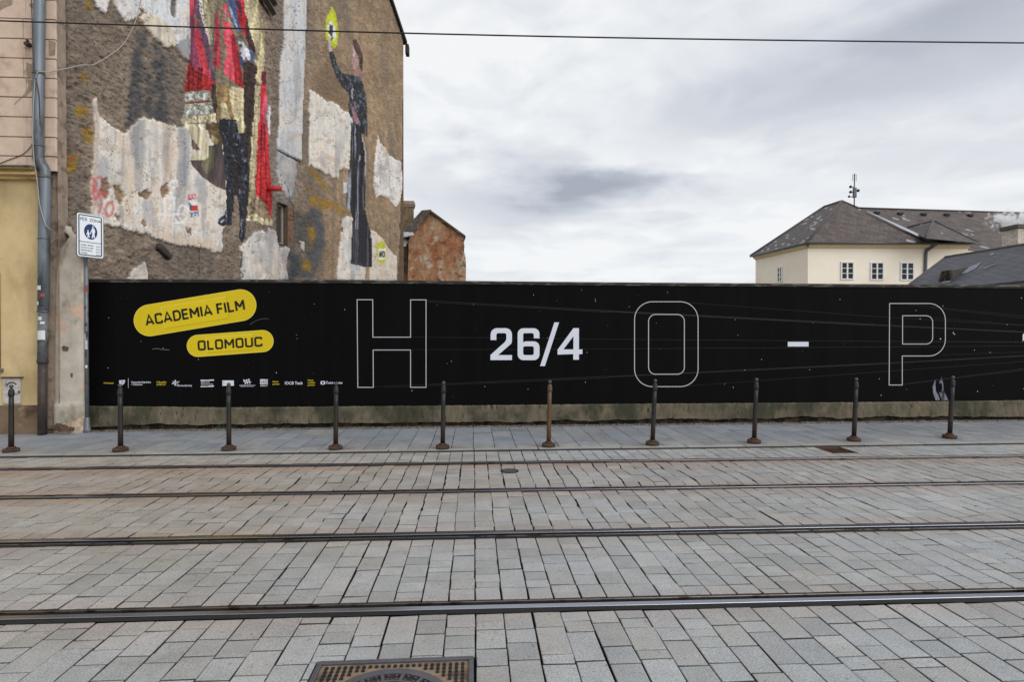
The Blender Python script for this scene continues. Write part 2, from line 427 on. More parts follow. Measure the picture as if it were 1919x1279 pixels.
CW = 0.1775
def strip(P, near, far, seed, wig=0.0, lens=(0.095, 0.125, 0.15, 0.175, 0.2, 0.225, 0.26, 0.32), gap=0.0036):
    rnd = random.Random(seed)
    ncol = int((XR - XL) / CW) + 1
    shift = [rnd.gauss(0, 0.0025) for _ in range(ncol + 2)]
    wide = [rnd.choice((.5, .65, .65, .8, .9, 1.1, 1.25)) for _ in range(ncol + 2)]
    def edge(k, y, rowj):
        x = XL + k * CW + shift[k]
        if wig: x += wig * (math.sin(y * 7.3 + 0.35 * math.sin(k * 0.5)) * 0.6 + math.sin(y * 15.0 + k * 0.11) * 0.35) * (0.55 + 0.45 * math.sin(0.21 * k + 1.0))
        return x
    for k in range(ncol):
        xm = XL + (k + 0.5) * CW
        y0 = near(xm); y1 = far(xm); y = y0 + 0.0
        first = True
        while y < y1 - 0.03:
            l = rnd.choice(lens) * rnd.uniform(0.94, 1.06)
            if first: l *= rnd.uniform(0.45, 1.0); first = False
            ye = y + l
            if y1 - ye < 0.07: ye = y1
            ym = (y + ye) / 2; jx = rnd.gauss(0, 0.0008) + (rnd.gauss(0, 0.0028) * (wig > .01))
            ga = gap * wide[k] * rnd.uniform(0.7, 1.3); gb = gap * wide[k + 1] * rnd.uniform(0.7, 1.3); gc = gap * rnd.uniform(0.5, 1.3)
            xa0, xb0 = edge(k, y, 0) + ga + jx, edge(k + 1, y, 0) - gb + jx
            xa1, xb1 = edge(k, ye, 0) + ga + jx, edge(k + 1, ye, 0) - gb + jx
            R = blocked(min(xa0, xa1), max(xb0, xb1), y, ye)
            ya, yb = y + gc, ye - gc
            if R:
                # cut the stone back to the frame: pieces beyond, in front of and beside it
                e_ = 0.008; tone = min(1, max(0, rnd.gauss(0.5, 0.23)))
                for (u0, u1, w0, w1) in ((xa0, xb0, max(ya, R[3] + e_), yb), (xa0, xb0, ya, min(yb, R[2] - e_)),
                                         (xa0, min(xb0, R[0] - e_), max(ya, R[2] - e_), min(yb, R[3] + e_)), (max(xa0, R[1] + e_), xb0, max(ya, R[2] - e_), min(yb, R[3] + e_))):
                    if u1 - u0 > .02 and w1 - w0 > .02: P.stone([(u0, w0), (u1, w0), (u1, w1), (u0, w1)], 0.0, 0.07, 0.006, tone, rust_at, warm_at)
                y = ye; continue
            q = [(xa0 + rnd.gauss(0, .0018), ya + abs(rnd.gauss(0, .0016))), (xb0 + rnd.gauss(0, .0018), ya + rnd.gauss(0, .002)), (xb1 + rnd.gauss(0, .0016), yb), (xa1 + rnd.gauss(0, .0016), yb + rnd.gauss(0, .002))]
            tone = min(1, max(0, rnd.gauss(0.5, 0.23)))
            P.stone(q, rnd.gauss(0, 0.0012), 0.07, 0.0055, tone, rust_at, warm_at)
            y = ye
P = Pavers()
frontline = lambda x: 1.2
strip(P, frontline, lambda x: L_R1N(x) - 0.015, 11)
strip(P, lambda x: L_R1F(x) + 0.012, lambda x: L_R2N(x) - 0.012, 12, wig=0.003)
strip(P, lambda x: L_R2F(x) + 0.012, lambda x: L_R3N(x) - 0.012, 13, wig=0.014)
strip(P, lambda x: L_R3F(x) + 0.012, lambda x: L_R4N(x) - 0.012, 14, wig=0.026, gap=0.0045)
strip(P, lambda x: L_R4F(x) + 0.010, lambda x: L_KF(x) - 0.012, 15)
tag(P.build('road', m_paver), kind='structure')

# kerb stones
P = Pavers(); x = XL; rnd = random.Random(5)
while x < XR:
    l = rnd.uniform(0.9, 1.3); x2 = x + l
    q = [(x + .004, L_KF(x)), (x2 - .004, L_KF(x2)), (x2 - .004, L_KB(x2) - .004), (x + .004, L_KB(x) - .004)]
    P.stone(q, PAV_Z + rnd.gauss(0, .001), 0.10, 0.010, rnd.gauss(0.55, 0.2), 0.0, 0.6, 0.0, (.1, .95, 1))
    x = x2
tag(P.build('kerb', paver_material('kerb_granite', (0.30, 0.31, 0.32), (0.33, 0.315, 0.28), (0.2, 0.14, 0.1), 0.08, speck=.25)), kind='structure')
# pavement slabs and the strip of small setts along the wall
g = MB(); g.face([(XL, L_KF(XL) + .05, PAV_Z - .03), (XR, L_KF(XR) + .05, PAV_Z - .03), (XR, 14, PAV_Z - .03), (XL, 14, PAV_Z - .03)])
tag(g.build('pavement_bed', m_joint), kind='structure')
BOLL = [(21, 851, 22, 721), (226, 849.5, 226, 720), (429, 847.5, 429, 717.5), (629, 846, 630.5, 716), (829.5, 844.5, 831.5, 714.5), (1028, 841, 1030.5, 712.5),
        (1222.5, 838, 1228, 710.5), (1413, 834, 1417.5, 708.5), (1600, 830.5, 1604.5, 708), (1779.5, 825, 1785.5, 704.5)]
BPOS = [on_z(b[0], b[1] - 3.2, PAV_Z) for b in BOLL]
def slab_rust(x, y):
    r = 0.0
    for p in BPOS:
        d = math.hypot(x - p.x, (y - p.y))
        r += 1.5 * math.exp(-(d / 0.17) ** 2)
    return min(1, r)
def slab_warm(x, y):
    d = y - L_KB(x)
    return min(1.0, 0.75 * math.exp(-max(0, d) / 0.30) + 0.12)
P = Pavers(); SW = 0.333; rnd = random.Random(3)
ncol = int((XR - XL) / SW)
for k in range(ncol):
    x0, x1 = XL + k * SW, XL + (k + 1) * SW; xm = (x0 + x1) / 2
    y, y1 = L_KB(xm), fence_y(xm) - 0.30; first = True
    while y < y1 - 0.02:
        l = rnd.choice((0.22, 0.3, 0.36, 0.44, 0.5, 0.62))
        if first: l *= rnd.uniform(0.4, 1); first = False
        ye = y + l
        if y1 - ye < 0.12: ye = y1
        gq = rnd.uniform(.0022, .0042)
        q = [(x0 + gq, y + .002), (x1 - gq, y + .002), (x1 - gq, ye - .0025), (x0 + gq, ye - .0025)]
        # split so that stains near the kerb can end inside a slab
        P.stone(q, PAV_Z + rnd.gauss(0, .001), 0.05, 0.004, min(1, max(0, rnd.gauss(0.5, 0.26))), slab_rust, slab_warm, 0.001)
        y = ye
tag(P.build('pavement', m_slab), kind='structure')
P = Pavers()
for row in range(7):
    x = XL + rnd.random() * 0.05
    while x < XR:
        sx = rnd.uniform(0.055, 0.085); y = fence_y(x) - 0.295 + row * 0.062
        if rnd.random() < 0.97:
            q = [(x + .004, y + .004 + rnd.gauss(0, .003)), (x + sx - .004, y + .004 + rnd.gauss(0, .003)), (x + sx - .004, y + .057), (x + .004, y + .057)]
            P.stone(q, PAV_Z - 0.004 + rnd.gauss(0, .004), 0.05, 0.009, rnd.random() * 0.9, 0.15, 0.9, 0.004)
        x += sx
tag(P.build('cobble_strip', paver_material('small_setts', (0.20, 0.195, 0.185), (0.23, 0.205, 0.17), (0.10, 0.075, 0.05), 0.3)), kind='structure')

# ------------------------------------------------------------------ tram rails
m_railtop = pm('polished_rail_steel', (0.33, 0.345, 0.39), 0.24, 0.15, 3.0, stretch=(0.6, 60, 1), metallic=1.0, rvar=0.05)
m_raillip = pm('worn_rail_steel', (0.15, 0.135, 0.125), 0.22, 0.3, 20.0, stretch=(0.4, 8, 1), metallic=0.8, col2=lin((60, 44, 34)), c2scale=6)
m_groove = pm('rusty_groove', lin((46, 34, 27)), 0.8, 0.4, 25.0, stretch=(0.3, 6, 1), col2=lin((22, 19, 18)), c2scale=5)
m_tar = pm('bitumen_joint', lin((20, 19, 19)), 0.8, 0.5, 40.0, bump=0.6, bscale=90, col2=lin((46, 40, 34)), c2scale=9, c2thr=(0.6, 0.72))
def rail(far, near, groove_far, label):
    mid = ((far(0) + near(0)) / 2)
    t = thing('tram_rail', label, 'tram rail', (0, mid, 0), 'grooved tram rails laid in the setts')
    X0, X1 = XL + .5, XR - .5
    bands = [('joint_filler', .012), ('guard_lip', .012), ('groove', .044), ('running_head', .050), ('joint_filler', .045)]
    if not groove_far: bands = [('joint_filler', .016), ('running_head', .050), ('groove', .042), ('guard_lip', .014), ('joint_filler', .034)]
    tot = sum(b[1] for b in bands); y = 0.0
    for nm, wd in bands:
        y0, y1 = y / tot, (y + wd) / tot; y += wd
        def yy(x, q): return far(x) + (near(x) - far(x)) * q
        mb = MB(); n = 360 if nm == 'joint_filler' else 60
        for i in range(n):
            xa = X0 + (X1 - X0) * i / n; xb = X0 + (X1 - X0) * (i + 1) / n
            a0, a1, b0, b1 = yy(xa, y0), yy(xa, y1), yy(xb, y0), yy(xb, y1)
            if nm == 'groove':
                mb.face([(xa, a1, -.034), (xb, b1, -.034), (xb, b0, -.034), (xa, a0, -.034)])
            elif nm == 'joint_filler':
                e = .012 if wd > .03 else .002
                h = -.004
                w0, w1 = (.020 * float(vnoise(np.array(q * 3.1 + far.c * 9), np.array(2.5), 3)) for q in (xa, xb))
                mb.face([(xa, a1 - .006 - w0, h + (.0065 if wd > .03 else -.006)), (xb, b1 - .006 - w1, h + (.0065 if wd > .03 else -.006)), (xb, b0, h), (xa, a0, h)])
            else:
                top = .004 if nm == 'running_head' else .003; r = .006
                prof = [(0, -.04), (0, top - r), (.25, top - r * .3), (1, top)]
                r = .0025; W = abs(a1 - a0); pts = [(0, -.04), (0, top - r), (r * .5, top - r * .15), (r * 1.5, top)]
                sec = pts + [(W - q, z) for q, z in reversed(pts)]
                for (qa, za), (qb, zb) in zip(sec[:-1], sec[1:]):
                    mb.face([(xa, a0 - qa, za), (xa, a0 - qb, zb), (xb, b0 - qb, zb), (xb, b0 - qa, za)])
        mb.build(nm, {'joint_filler': m_tar, 'guard_lip': m_raillip, 'groove': m_groove, 'running_head': m_railtop}[nm], t)
rail(L_R1F, L_R1N, True, 'nearest grooved tram rail, right behind the manhole cover, with broad black tar joint')
rail(L_R2F, L_R2N, False, 'second tram rail from the front, far rail of the nearer track')
rail(L_R3F, L_R3N, True, 'third tram rail from the front, near rail of the track beside the pavement')
rail(L_R4F, L_R4N, False, 'farthest tram rail, running just in front of the pavement kerb')

# ------------------------------------------------------------------ bollards
def bollard_mat(name, top, rusty, edge, amt):
    m, t, b = new_mat(name); L = t.links.new
    tc = N(t, 'ShaderNodeTexCoord'); sp = N(t, 'ShaderNodeSeparateXYZ'); L(tc.outputs['Object'], sp.inputs[0])
    n = N(t, 'ShaderNodeTexNoise'); n.inputs['Scale'].default_value = 14; n.inputs['Detail'].default_value = 7; n.inputs['Roughness'].default_value = .7
    mp = N(t, 'ShaderNodeMapping'); mp.inputs['Scale'].default_value = (1, 1, .3); L(tc.outputs['Object'], mp.inputs[0]); L(mp.outputs[0], n.inputs['Vector'])
    f = mth(t, 'ADD', mth(t, 'MULTIPLY', mth(t, 'SUBTRACT', edge, sp.outputs[2]), 2.2), mth(t, 'MULTIPLY', mth(t, 'SUBTRACT', n.outputs[0], .5), 2.4))
    f = mth(t, 'MULTIPLY', mth(t, 'ADD', f, .5, clamp=True), amt)
    mx = N(t, 'ShaderNodeMix'); mx.data_type = 'RGBA'; L(f, mx.inputs[0]); mx.inputs[6].default_value = (*top, 1); mx.inputs[7].default_value = (*rusty, 1)
    L(mx.outputs[2], b.inputs['Base Color']); b.inputs['Roughness'].default_value = .48; b.inputs['Specular IOR Level'].default_value = .45
    bp = N(t, 'ShaderNodeBump'); bp.inputs['Strength'].default_value = .25; bp.inputs['Distance'].default_value = .003; L(n.outputs[0], bp.inputs['Height']); L(bp.outputs[0], b.inputs['Normal'])
    return m
bm_dark = bollard_mat('bollard_paint', lin((25, 25, 27)), lin((44, 31, 23)), 0.40, .95)
bm_rusty = bollard_mat('bollard_rusty_paint', lin((84, 66, 45)), lin((88, 62, 36)), 0.75, .9)
bm_base = pm('bollard_rusty_base', lin((74, 54, 40)), .75, .4, 18, col2=lin((38, 30, 26)), c2scale=9, bump=.4, bscale=60)
bm_ball = pm('bollard_ball_iron', lin((58, 58, 62)), .35, .2, 20, spec=.6)
BLAB = ['dark bollard at the far left in front of the small white meter box', 'dark bollard just right of the road sign post, before the first sponsor logos',
        'dark bollard in front of the white flag logo, left of the weed tuft', 'dark bollard at the right end of the sponsor logos, left of the outlined H',
        'black bollard with rusty foot between the outlined H and the date', 'light brown rusted bollard standing below the date',
        'dark leaning bollard in front of the outlined O', 'dark bollard between the outlined O and the white dash',
        'brownish bollard left of the outlined P, behind the open drain pit', 'leaning dark bollard in front of the grey planet, right of the outlined P']
def make_bollard():
    t = thing('bollard', BLAB[0], 'bollard', (0, 0, 0), 'bollards along the kerb')
    b = MB(); b.lathe([(.100, 0), (.104, .004), (.104, .046), (.099, .053), (.062, .055)], seg=28)
    b.build('base_plate', bm_base, t, True)
    b = MB(); b.lathe([(.060, .054), (.060, .072), (.054, .080), (.040, .082)], seg=24); b.build('base_collar', bm_base, t, True)
    b = MB(); b.lathe([(.036, .070), (.0355, .30), (.033, .70), (.031, .86)], seg=24); b.build('post', bm_dark, t, True)
    b = MB(); b.lathe([(.031, .845), (.0385, .85), (.0395, .86), (.0395, .895), (.037, .905), (.035, .915), (.036, .925), (.033, .937), (.025, .950), (.017, .957)], seg=24); b.build('collar', bm_dark, t, True)
    b = MB(); pr = [(.017, .955), (.0155, .965)] + [(.0285 * math.cos(a), .992 + .0285 * math.sin(a)) for a in [math.radians(q) for q in range(-60, 91, 15)]]
    pr[-1] = (.001, pr[-1][1]); b.lathe(pr, seg=20); b.build('ball_finial', bm_ball, t, True)
    return t
bol0 = make_bollard()
for i, (bx, by, tx, ty) in enumerate(BOLL):
    if i == 0: o = bol0; kids = list(bol0.children)
    else:
        o = bol0.copy(); COL.objects.link(o); o['label'] = BLAB[i]
        for c in bol0.children:
            d = c.copy(); COL.objects.link(d); d.parent = o
    p = BPOS[i]; o.location = p
    top = at_depth(tx, ty, (p - CAM).dot(RM @ Vector((0, 0, -1))))
    h = top.z - PAV_Z; o.scale = (1, 1, h / 1.021)
    o.rotation_euler = (0, math.atan2(top.x - p.x, h), random.uniform(0, 6))
    o.rotation_euler.z = 0
bpy.context.view_layer.update()
for o in list(scene.objects):
    if o.get('label') == BLAB[5]:
        for c in o.children:
            if c.name.split('.')[0] in ('post', 'collar'):
                c.data = c.data.copy(); c.data.materials[0] = bm_rusty

# ------------------------------------------------------------------ manhole, drain, valve lid
m_iron = pm('cast_iron', lin((96, 96, 102)), .42, .2, 12, metallic=.55, col2=lin((88, 66, 48)), c2scale=7, c2thr=(.55, .7), bump=.2, bscale=120)
m_mhfill = pm('manhole_infill', lin((132, 113, 95)), .85, .3, 20, col2=lin((92, 78, 66)), c2scale=6, bump=.3, bscale=150)
m_mhknob = pm('iron_studs', lin((44, 41, 40)), .5, .3, 20, metallic=.4)
m_pit = pm('pit_rust', lin((84, 62, 48)), .9, .4, 20, bump=.5, bscale=60)
cx, cy = (MH[0] + MH[1]) / 2, (MH[2] + MH[3]) / 2; hw = (MH[1] - MH[0]) / 2
t = thing('manhole_cover', 'square manhole frame with round cast iron lid, cut by the bottom edge', 'manhole', (cx, cy, 0))
b = MB(); fw = .028
for sx, sy, dx, dy in ((0, 1, 2 * hw, fw), (0, -1, 2 * hw, fw), (1, 0, fw, 2 * hw - 2 * fw), (-1, 0, fw, 2 * hw - 2 * fw)):
    b.bevbox((cx + sx * (hw - fw / 2), cy + sy * (hw - fw / 2), -.02), (dx, dy, .05), .005)
b.build('frame', m_iron, t)
R0 = .325
b = MB(); outer = [(cx - hw + fw, cy - hw + fw, -.008), (cx + hw - fw, cy - hw + fw, -.008), (cx + hw - fw, cy + hw - fw, -.008), (cx - hw + fw, cy + hw - fw, -.008)]
hole = [(cx + (R0 + .008) * math.cos(a), cy + (R0 + .008) * math.sin(a), -.008) for a in [math.radians(q) for q in range(0, 360, 5)]]
b.poly3([outer, hole]); INF = b
b = MB(); st = .0325; n = int((hw - fw) / st)
for i in range(-n, n + 1):
    for j in range(-n, n + 1):
        x, y = i * st, j * st
        if math.hypot(x, y) > R0 + .03 and abs(x) < hw - fw - .015 and abs(y) < hw - fw - .015:
            c = Vector((cx + x, cy + y, 0)); k = len(b.v); e = .0095
            b.v += [(c.x - e, c.y - e, -.008), (c.x + e, c.y - e, -.008), (c.x + e, c.y + e, -.008), (c.x - e, c.y + e, -.008)]
            e = .0068; b.v += [(c.x - e, c.y - e, .001), (c.x + e, c.y - e, .001), (c.x + e, c.y + e, .001), (c.x - e, c.y + e, .001)]
            b.f += [(k + 4, k + 5, k + 6, k + 7)] + [(k + q, k + (q + 1) % 4, k + 4 + (q + 1) % 4, k + 4 + q) for q in range(4)]
infill = INF.build('infill', m_mhfill, t); o = b.build('studs', m_mhknob, infill); tag(o, kind='stuff')
lid = MB(); lid.lathe([(.001, -.012), (R0 - .002, -.012), (R0 - .002, -.03)], (cx, cy, 0), 72, cap=False); lido = lid.build('lid', pm('lid_rust', lin((72, 56, 44)), .7, .4, 15, metallic=.3), t)
b = MB()
def ringsec(r0, r1, a0, a1, z0, z1, n):
    for i in range(n):
        p, q = a0 + (a1 - a0) * i / n, a0 + (a1 - a0) * (i + 1) / n
        P4 = lambda r, a, z: (cx + r * math.cos(a), cy + r * math.sin(a), z)
        b.face([P4(r0, p, z1), P4(r1, p, z1), P4(r1, q, z1), P4(r0, q, z1)])
        b.face([P4(r1, p, z0), P4(r1, q, z0), P4(r1, q, z1), P4(r1, p, z1)]); b.face([P4(r0, p, z0), P4(r0, p, z1), P4(r0, q, z1), P4(r0, q, z0)])
    for a in (a0, a1):
        b.face([P4(r0, a, z0), P4(r1, a, z0), P4(r1, a, z1), P4(r0, a, z1)])
TAU = math.pi * 2
for r0, r1 in ((R0 - .048, R0 - .002), (.205, .222), (.125, .142), (.001, .05)): ringsec(r0, r1, 0, TAU, -.012, .003, 72)
for k in range(16):
    a = TAU * (k + .5) / 16; ringsec(.222, R0 - .048, a - .035, a + .035, -.012, .0025, 2)
    a = TAU * k / 12; ringsec(.142, .205, a - .05, a + .05, -.012, .0025, 2)
    for dr, da_ in ((.012, -.10), (.012, .10), (.042, -.08), (.042, .08)):
        a = TAU * k / 16; ringsec(.222 + dr - .004, .222 + dr + .007, a + da_ - .022, a + da_ + .022, -.012, .001, 1)
b.build('lid_ribs', m_iron, lido)

t = thing('drain_pit', 'shallow rusty drain pit sunk in the setts beside the kerb', 'drain', ((DR[0] + DR[1]) / 2, (DR[2] + DR[3]) / 2, -.05))
b = MB(); b.box(((DR[0] + DR[1]) / 2, (DR[2] + DR[3]) / 2, -.0475), (DR[1] - DR[0], DR[3] - DR[2], .012)); b.build('pit_floor', m_pit, t)
b = MB(); fw = .022
for (x0, x1, y0, y1) in ((DR[0], DR[1], DR[3] - fw, DR[3]), (DR[0], DR[1], DR[2], DR[2] + fw), (DR[0], DR[0] + fw, DR[2] + fw, DR[3] - fw), (DR[1] - fw, DR[1], DR[2] + fw, DR[3] - fw)):
    b.box(((x0 + x1) / 2, (y0 + y1) / 2, -.022), (x1 - x0, y1 - y0, .036))
b.build('frame', m_pit, t)
b = MB(); nb = 7
for i in range(nb):
    x = DR[0] + .03 + (DR[1] - DR[0] - .06) * (i + .5) / nb
    b.box((x, (DR[2] + DR[3]) / 2, -.030), (.014, DR[3] - DR[2] - 2 * fw, .018))
b.build('grating', m_pit, t)
t = thing('valve_cover', 'small dark oval valve lid among the rust stained setts by the farthest rail', 'valve lid', (vl.x, vl.y, 0))
b = MB(); b.lathe([(.118, -.002), (.118, .007), (.112, .010), (.098, .010), (.096, .006)], (vl.x, vl.y, 0), 28, cap=False); b.build('frame', m_mhknob, t)
b = MB(); b.lathe([(.001, .006), (.094, .006), (.094, -.002)], (vl.x, vl.y, 0), 28, cap=False)
b.box((vl.x, vl.y, .008), (.06, .012, .006)); b.box((vl.x, vl.y + .05, .008), (.03, .012, .006)); b.build('lid', m_iron, t)

# ================================================================== PLINTH WALL AND HOARDING
def F(px, py, off=0.0): return FENCE.hit(px, py, off)
qL, _ = FENCE.sz(160, 700); qR, _ = FENCE.sz(1919, 700); qR += 5.0
def edge_z(pts):
    P = [FENCE.sz(*p) for p in pts]
    return lambda q: float(np.interp(q, [p[0] for p in P], [p[1] for p in P]))
z_base = edge_z([(165, 761), (430, 764), (640, 762), (900, 760), (1140, 757.5), (1640, 754), (1919, 750.5)])
z_top = edge_z([(165, 523), (660, 525), (1140, 529.5), (1640, 533), (1919, 535)])
m_plinth = pm('old_concrete', lin((100, 92, 76)), .92, .38, 9, stretch=(1.5, 1, .5), col2=lin((58, 58, 44)), c2scale=1.6, c2thr=(.40, .62), c2stretch=(1, 1, .8),
              bump=.5, bscale=28, bdist=.02, col3=lin((40, 37, 31)), c3scale=7, c3thr=(.57, .70), c3stretch=(2.0, 1, .6))
m_rubble = pm('crumbled_footing', lin((60, 48, 38)), .95, .5, 14, bump=.8, bscale=30, bdist=.03, col2=lin((18, 15, 13)), c2scale=6, c2thr=(.42, .6))
t = thing('low_wall', 'long low concrete plinth with crumbled foot under the black hoarding', 'wall', FENCE.pt((qL + qR) / 2, 0))
mb = MB(); nx, nz = 700, 16; QS = np.linspace(qL, qR, nx)
lo = .005 + .13 * fbm(QS * 1.6, QS * 0 + 3.3, 5, 6, .62) + .06 * np.clip(fbm(QS * .55, QS * 0 + 8, 9, 3) - .5, 0, 1) * 2
for i, q in enumerate(QS):
    zt = z_base(q)
    for j in range(nz):
        f = j / (nz - 1); z = PAV_Z + lo[i] + (zt - PAV_Z - lo[i]) * f
        d = .062 + .016 * (float(fbm(q * 2.2, z * 5, 3, 4)) - .5) + (.010 * (1 - f) ** 3)
        if j == nz - 1: z += .010 * (random.random() - .5); d -= .012
        mb.v.append(tuple(FENCE.pt(q, z, d)))
for i in range(nx - 1):
    for j in range(nz - 1):
        a = i * nz + j; mb.f.append((a, a + nz, a + nz + 1, a + 1))
for i in range(nx - 1):   # top ledge and lower lip
    q0, q1 = QS[i], QS[i + 1]; a, c = mb.v[i * nz + nz - 1], mb.v[(i + 1) * nz + nz - 1]
    mb.face([a, c, FENCE.pt(q1, c[2], -.05), FENCE.pt(q0, a[2], -.05)])
    a, c = mb.v[i * nz], mb.v[(i + 1) * nz]
    mb.face([FENCE.pt(q0, a[2] + .01, -.02), FENCE.pt(q1, c[2] + .01, -.02), c, a])
mb.build('plinth', m_plinth, t)
mb = MB(); nz = 6
for i, q in enumerate(QS):
    for j in range(nz):
        z = PAV_Z - .04 + .20 * j / (nz - 1)
        d = -.012 + .085 * max(0, (float(fbm(q * 4.1, z * 9, 31, 4)) - .38)) + (.06 * max(0, .5 - float(fbm(q * 6, 1.0, 12, 3))) if j < 2 else 0)
        mb.v.append(tuple(FENCE.pt(q, z, min(d, .045) if j > 2 else d)))
for i in range(nx - 1):
    for j in range(nz - 1):
        a = i * nz + j; mb.f.append((a, a + nz, a + nz + 1, a + 1))
mb.build('footing', m_rubble, t)

m_panel = pm('black_banner', lin((10, 10, 11)), .7, .3, 1.5, stretch=(3, 1, .15), bump=.12, bscale=3.0, bdist=.01, spec=.06)
m_cap = pm('hoarding_cap_metal', lin((46, 43, 40)), .7, .35, 9, stretch=(1, 1, 4), col2=lin((108, 104, 98)), c2scale=3.5, c2stretch=(1, 1, 6), c2thr=(.50, .62))
m_white = pm('print_white', lin((206, 211, 222)), .6, .05, 2, spec=.3)
m_line = pm('print_outline', lin((176, 178, 184)), .6, .05, 2, spec=.3)
m_dim = pm('print_dim_ray', lin((31, 34, 36)), .6, .25, 2, spec=.15)
m_yel = None
ho = thing('hoarding', 'long black printed hoarding with white letters, date and yellow pills', 'hoarding', FENCE.pt((qL + qR) / 2, 0))
mb = MB(); n = 60; QP = np.linspace(FENCE.sz(167, 700)[0], qR, n + 1)
front = [(FENCE.pt(q, z_base(q) - .012, 0), FENCE.pt(q, z_top(q) - .02, 0)) for q in QP]
for (a, b_), (c, d) in zip(front[:-1], front[1:]): mb.face([a, c, d, b_])
e = -FENCE.n * .045
for (a, b_), (c, d) in zip(front[:-1], front[1:]): mb.face([c + e, a + e, b_ + e, d + e])
mb.face([front[0][0], front[0][1], front[0][1] + e, front[0][0] + e]); mb.face([front[-1][0] + e, front[-1][1] + e, front[-1][1], front[-1][0]])
mb.build('panel', m_panel, ho)
mb = MB()
for q0, q1 in zip(QP[:-1], QP[1:]):
    for (o0, o1, h0, h1) in ((-.075, .028, -.035, .0), (-.07, .016, -.06, -.035)):
        P = [FENCE.pt(q0, z_top(q0) + h0, o1), FENCE.pt(q1, z_top(q1) + h0, o1), FENCE.pt(q1, z_top(q1) + h1, o1), FENCE.pt(q0, z_top(q0) + h1, o1)]
        B = [FENCE.pt(q0, z_top(q0) + h0, o0), FENCE.pt(q1, z_top(q1) + h0, o0), FENCE.pt(q1, z_top(q1) + h1, o0), FENCE.pt(q0, z_top(q0) + h1, o0)]
        mb.face(P); mb.face([P[3], P[2], B[2], B[3]]); mb.face([P[1], P[0], B[0], B[1]]); mb.face([B[1], B[0], B[3], B[2]])
mb.build('top_cap', m_cap, ho)

# --- flat drawing helpers (2d, in any linear unit, y down unless said)
def arc(cx_, cy_, r, a0, a1, n=8, ry=None):
    ry = ry or r
    return [(cx_ + r * math.cos(math.radians(a0 + (a1 - a0) * i / n)), cy_ + ry * math.sin(math.radians(a0 + (a1 - a0) * i / n))) for i in range(n + 1)]
def rrect(x0, y0, x1, y1, r, n=8):
    return arc(x1 - r, y0 + r, r, -90, 0, n) + arc(x1 - r, y1 - r, r, 0, 90, n) + arc(x0 + r, y1 - r, r, 90, 180, n) + arc(x0 + r, y0 + r, r, 180, 270, n)
def rounded(pts, r, closed=False, n=5):
    out = []; m = len(pts)
    for i, p in enumerate(pts):
        if not closed and i in (0, m - 1): out.append(p[:2]); continue
        rr = p[2] if len(p) > 2 else r
        a, c = pts[(i - 1) % m], pts[(i + 1) % m]
        va = Vector((a[0] - p[0], a[1] - p[1])); vc = Vector((c[0] - p[0], c[1] - p[1]))
        la, lc = va.length, vc.length
        k = min(rr, la * .49, lc * .49)
        if k < 1e-6: out.append(p[:2]); continue
        va /= la; vc /= lc; P0 = Vector(p[:2]) + va * k; P2 = Vector(p[:2]) + vc * k
        for j in range(n + 1):
            u = j / n; q = P0 * (1 - u) ** 2 + Vector(p[:2]) * 2 * u * (1 - u) + P2 * u * u; out.append((q.x, q.y))
    return out
def ribbon(pts, wd, closed=False):
    """quads along a 2d polyline with mitred joints"""
    P = [Vector(p[:2]) for p in pts]; m = len(P); L_, R_ = [], []
    for i in range(m):
        a = P[(i - 1) % m] if (closed or i > 0) else None; c = P[(i + 1) % m] if (closed or i < m - 1) else None
        d1 = (P[i] - a).normalized() if a is not None else None; d2 = (c - P[i]).normalized() if c is not None else None
        if d1 is None: d1 = d2
        if d2 is None: d2 = d1
        nrm = Vector((-(d1 + d2).y, (d1 + d2).x))
        if nrm.length < 1e-6: nrm = Vector((-d1.y, d1.x))
        nrm.normalize(); k = min(1 / max(.35, nrm.dot(Vector((-d1.y, d1.x)))), 1.45 if abs(d1.angle(d2, 0)) > 1.75 else 3)
        L_.append(P[i] + nrm * (wd / 2 * k)); R_.append(P[i] - nrm * (wd / 2 * k))
    qs = []
    for i in range(m if closed else m - 1):
        j = (i + 1) % m; qs.append([tuple(L_[i]), tuple(L_[j]), tuple(R_[j]), tuple(R_[i])])
    return qs
def draw_ribbon(mb, fn, pts, wd, closed=False):
    for q in ribbon(pts, wd, closed): mb.face([fn(*p) for p in q])
Z = lambda ox, oy, s: (lambda x, y, off: F(ox + x / s, oy + y / s, off))   # traced-drawing units -> hoarding
za = Z(640, 530, 3.654); zb = Z(1140, 530, 3.654); zc = Z(1560, 530, 3.6546); zd = Z(880, 590, 7.996); ze = Z(240, 530, 6.854)
O1, O2, O3 = .003, .006, .009
